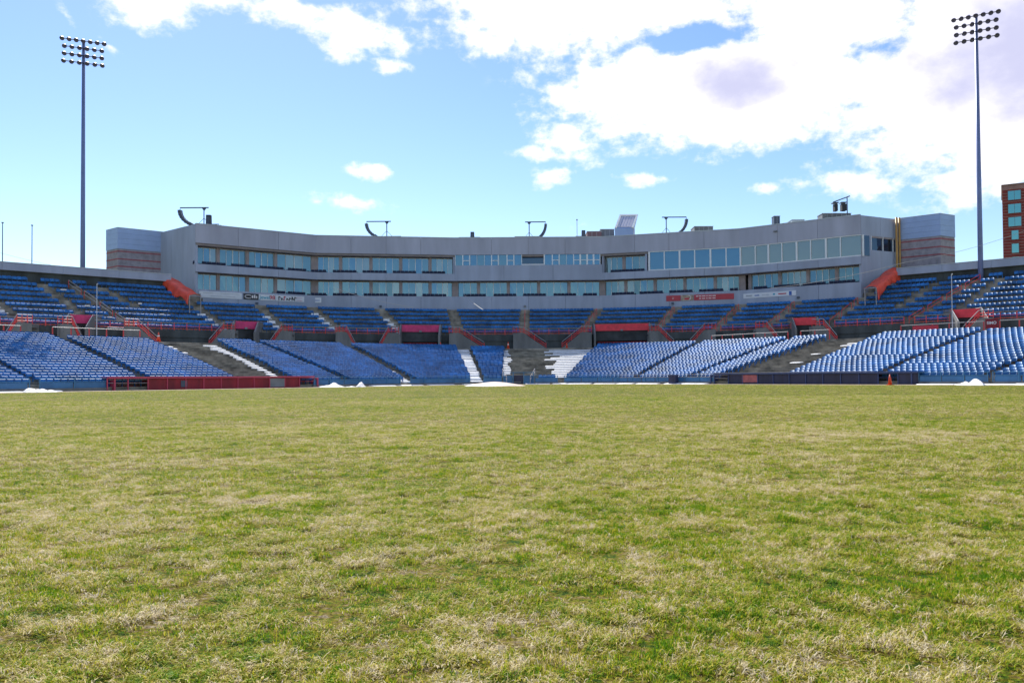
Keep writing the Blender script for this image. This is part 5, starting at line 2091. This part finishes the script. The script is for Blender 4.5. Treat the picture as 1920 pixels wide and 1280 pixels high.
# ------------------------------------------------------------------ grass
def grass():
    mats_ = []
    for nm, sh in (('straw_blades', 0.06), ('green_blades', -0.055)):
        gm = bpy.data.materials.new(nm)
        gm.use_nodes = True
        N, L = gm.node_tree.nodes, gm.node_tree.links
        b = N['Principled BSDF']
        b.inputs['Roughness'].default_value = 0.6
        b.inputs['Specular IOR Level'].default_value = 0.12
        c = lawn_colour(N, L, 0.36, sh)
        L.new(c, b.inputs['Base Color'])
        tr = N.new('ShaderNodeBsdfTranslucent')
        L.new(c, tr.inputs['Color'])
        mx_ = N.new('ShaderNodeMixShader')
        mx_.inputs[0].default_value = 0.45 if sh < 0 else 0.35
        L.new(b.outputs[0], mx_.inputs[1])
        L.new(tr.outputs[0], mx_.inputs[2])
        L.new(mx_.outputs[0], N['Material Output'].inputs[0])
        mats_.append(gm)
    protos = bpy.data.collections.new('grass_tufts')
    gr_ = random.Random(21)
    for k in range(8):
        straw = k < 4
        mb = MB()
        for i in range(24 if straw else 26):
            a = gr_.uniform(0, 2 * math.pi)
            rad = (.085 if straw else .055) * math.sqrt(gr_.random())
            x, y = rad * math.cos(a), rad * math.sin(a)
            if straw:       # last year's blades lie matted and curled
                ln_, lean, w_ = gr_.uniform(.02, .06), gr_.uniform(.95, 1.5), gr_.uniform(.0014, .003)
                z0 = gr_.uniform(-.002, .008)
            else:           # new growth stands in short clumps
                ln_, lean, w_ = gr_.uniform(.012, .032), gr_.uniform(.15, 1.15), gr_.uniform(.0012, .0026)
                z0 = -.003
            az_ = gr_.uniform(0, 2 * math.pi)
            dx, dy = math.cos(az_), math.sin(az_)
            bend = gr_.uniform(-.7, .7)
            ex, ey = math.cos(az_ + bend), math.sin(az_ + bend)
            px, py = -dy * w_, dx * w_
            m1 = (x + dx * ln_ * .5 * math.sin(lean * .75), y + dy * ln_ * .5 * math.sin(lean * .75), z0 + ln_ * .5 * math.cos(lean * .75) + .002)
            l2 = min(1.75, lean * 1.25)
            tp = (m1[0] + ex * ln_ * .5 * math.sin(l2), m1[1] + ey * ln_ * .5 * math.sin(l2), max(.002, m1[2] + ln_ * .5 * math.cos(l2)))
            mb.add([(x - px, y - py, z0), (x + px, y + py, z0), (m1[0] + px * .9, m1[1] + py * .9, m1[2]), (m1[0] - px * .9, m1[1] - py * .9, m1[2]), tp], [(0, 1, 2, 3), (3, 2, 4)])
        o = bpy.data.objects.new('grass_tuft', mb.mesh('grass_tuft', mats_[0 if straw else 1], fix=False))
        protos.objects.link(o)
    gm = mats_[1]
    pr = np.random.default_rng(5)
    pts, scl = [], []

    def scatter(r0, r1, dens, s0, s1):
        # a fan a few metres wider than the view
        hw = lambda y: .72 * y + 2.5
        area = (hw(r0) + hw(r1)) * (r1 - r0)
        n = int(area * dens)
        y = np.sqrt(pr.random(n) * (r1 ** 2 - r0 ** 2) + r0 ** 2)
        x = (pr.random(n) * 2 - 1) * hw(y)
        pts.append(np.stack([x, y], 1))
        scl.append(pr.uniform(s0, s1, n))
    scatter(1.6, 6.5, 2300, .34, .75)
    scatter(6.5, 15, 620, .45, .9)
    scatter(15, 34, 90, .6, 1.1)
    scatter(34, 92, 9, .9, 1.5)
    P_ = np.concatenate(pts)
    S_ = np.concatenate(scl)
    # keep off the track
    keep = np.ones(len(P_), bool)
    far = P_[:, 1] > 45
    ang = np.abs(P_[:, 0])
    t0x = LOW.r * math.sin(LOW.phi)
    t0y = LOW.cy + LOW.r * math.cos(LOW.phi)
    # signed distance in front of the wall (wing line and arc)
    dline = (ang - t0x) * math.sin(LOW.phi) + (P_[:, 1] - t0y) * math.cos(LOW.phi)
    darc = np.sqrt(P_[:, 0] ** 2 + (P_[:, 1] - LOW.cy) ** 2) - LOW.r
    dd = np.where(np.arctan2(ang, np.maximum(P_[:, 1] - LOW.cy, 1e-3)) > LOW.phi, dline, np.where(P_[:, 1] > LOW.cy, darc, dline))
    keep &= dd < -3.5
    keep &= ((P_[:, 0] - mc.x) ** 2 + (P_[:, 1] - mc.y) ** 2) > 3.1 ** 2
    # thin and thick places
    def lattice(cell):
        gsz = 512
        G = pr.random((gsz, gsz))
        u = (P_[:, 0] / cell) % (gsz - 1)
        v = (P_[:, 1] / cell) % (gsz - 1)
        i, j = u.astype(int), v.astype(int)
        fu, fv = u - i, v - j
        return (G[i, j] * (1 - fu) + G[i + 1, j] * fu) * (1 - fv) + (G[i, j + 1] * (1 - fu) + G[i + 1, j + 1] * fu) * fv
    thin = .5 * lattice(.07) + .35 * lattice(.19) + .15 * lattice(1.2)
    keep &= pr.random(len(P_)) < np.clip((thin - .33) * 4.2, .10, 1)
    S_ = S_ * (.7 + .6 * thin)
    kind_ = np.where(.6 * lattice(.11) + .3 * lattice(.4) + .1 * lattice(2.0) + pr.normal(0, .1, len(P_)) > .5, 0, 4)
    lift = (.012 * lattice(.06) + .03 * lattice(.19))
    P_, S_, kind_, lift = P_[keep], S_[keep], kind_[keep], lift[keep]
    me_ = bpy.data.meshes.new('grass')
    me_.vertices.add(len(P_))
    co = np.zeros((len(P_), 3), np.float32)
    co[:, :2] = P_
    co[:, 2] = lift - .016
    me_.vertices.foreach_set('co', co.ravel())
    at = me_.attributes.new('tuft_scale', 'FLOAT', 'POINT')
    at.data.foreach_set('value', S_.astype(np.float32))
    at = me_.attributes.new('tuft_turn', 'FLOAT_VECTOR', 'POINT')
    rt = np.zeros((len(P_), 3), np.float32)
    rt[:, 2] = pr.random(len(P_)) * 6.283
    rt[:, 0] = pr.normal(0, .12, len(P_))
    rt[:, 1] = pr.normal(0, .12, len(P_))
    at.data.foreach_set('vector', rt.ravel())
    at = me_.attributes.new('tuft_pick', 'INT', 'POINT')
    at.data.foreach_set('value', (pr.integers(0, 4, len(P_)) + kind_).astype(np.int32))
    o = bpy.data.objects.new('grass', me_)
    col.objects.link(o)
    me_.materials.append(gm)
    tag(o, 'worn winter lawn of short green and straw-coloured grass blades', 'grass', kind='stuff')
    ng = bpy.data.node_groups.new('grass_scatter', 'GeometryNodeTree')
    ng.interface.new_socket('Geometry', in_out='INPUT', socket_type='NodeSocketGeometry')
    ng.interface.new_socket('Geometry', in_out='OUTPUT', socket_type='NodeSocketGeometry')
    gi, go = ng.nodes.new('NodeGroupInput'), ng.nodes.new('NodeGroupOutput')
    ci = ng.nodes.new('GeometryNodeCollectionInfo')
    ci.inputs['Collection'].default_value = protos
    ci.inputs['Separate Children'].default_value = True
    ci.inputs['Reset Children'].default_value = True
    iop = ng.nodes.new('GeometryNodeInstanceOnPoints')
    iop.inputs['Pick Instance'].default_value = True

    def named(nm, ty):
        n = ng.nodes.new('GeometryNodeInputNamedAttribute')
        n.data_type = ty
        n.inputs['Name'].default_value = nm
        return n.outputs['Attribute']
    l = ng.links.new
    l(gi.outputs[0], iop.inputs['Points'])
    l(ci.outputs[0], iop.inputs['Instance'])
    l(named('tuft_pick', 'INT'), iop.inputs['Instance Index'])
    e2r = ng.nodes.new('FunctionNodeEulerToRotation')
    l(named('tuft_turn', 'FLOAT_VECTOR'), e2r.inputs[0])
    l(e2r.outputs[0], iop.inputs['Rotation'])
    l(named('tuft_scale', 'FLOAT'), iop.inputs['Scale'])
    l(iop.outputs[0], go.inputs[0])
    md = o.modifiers.new('scatter', 'NODES')
    md.node_group = ng


grass()
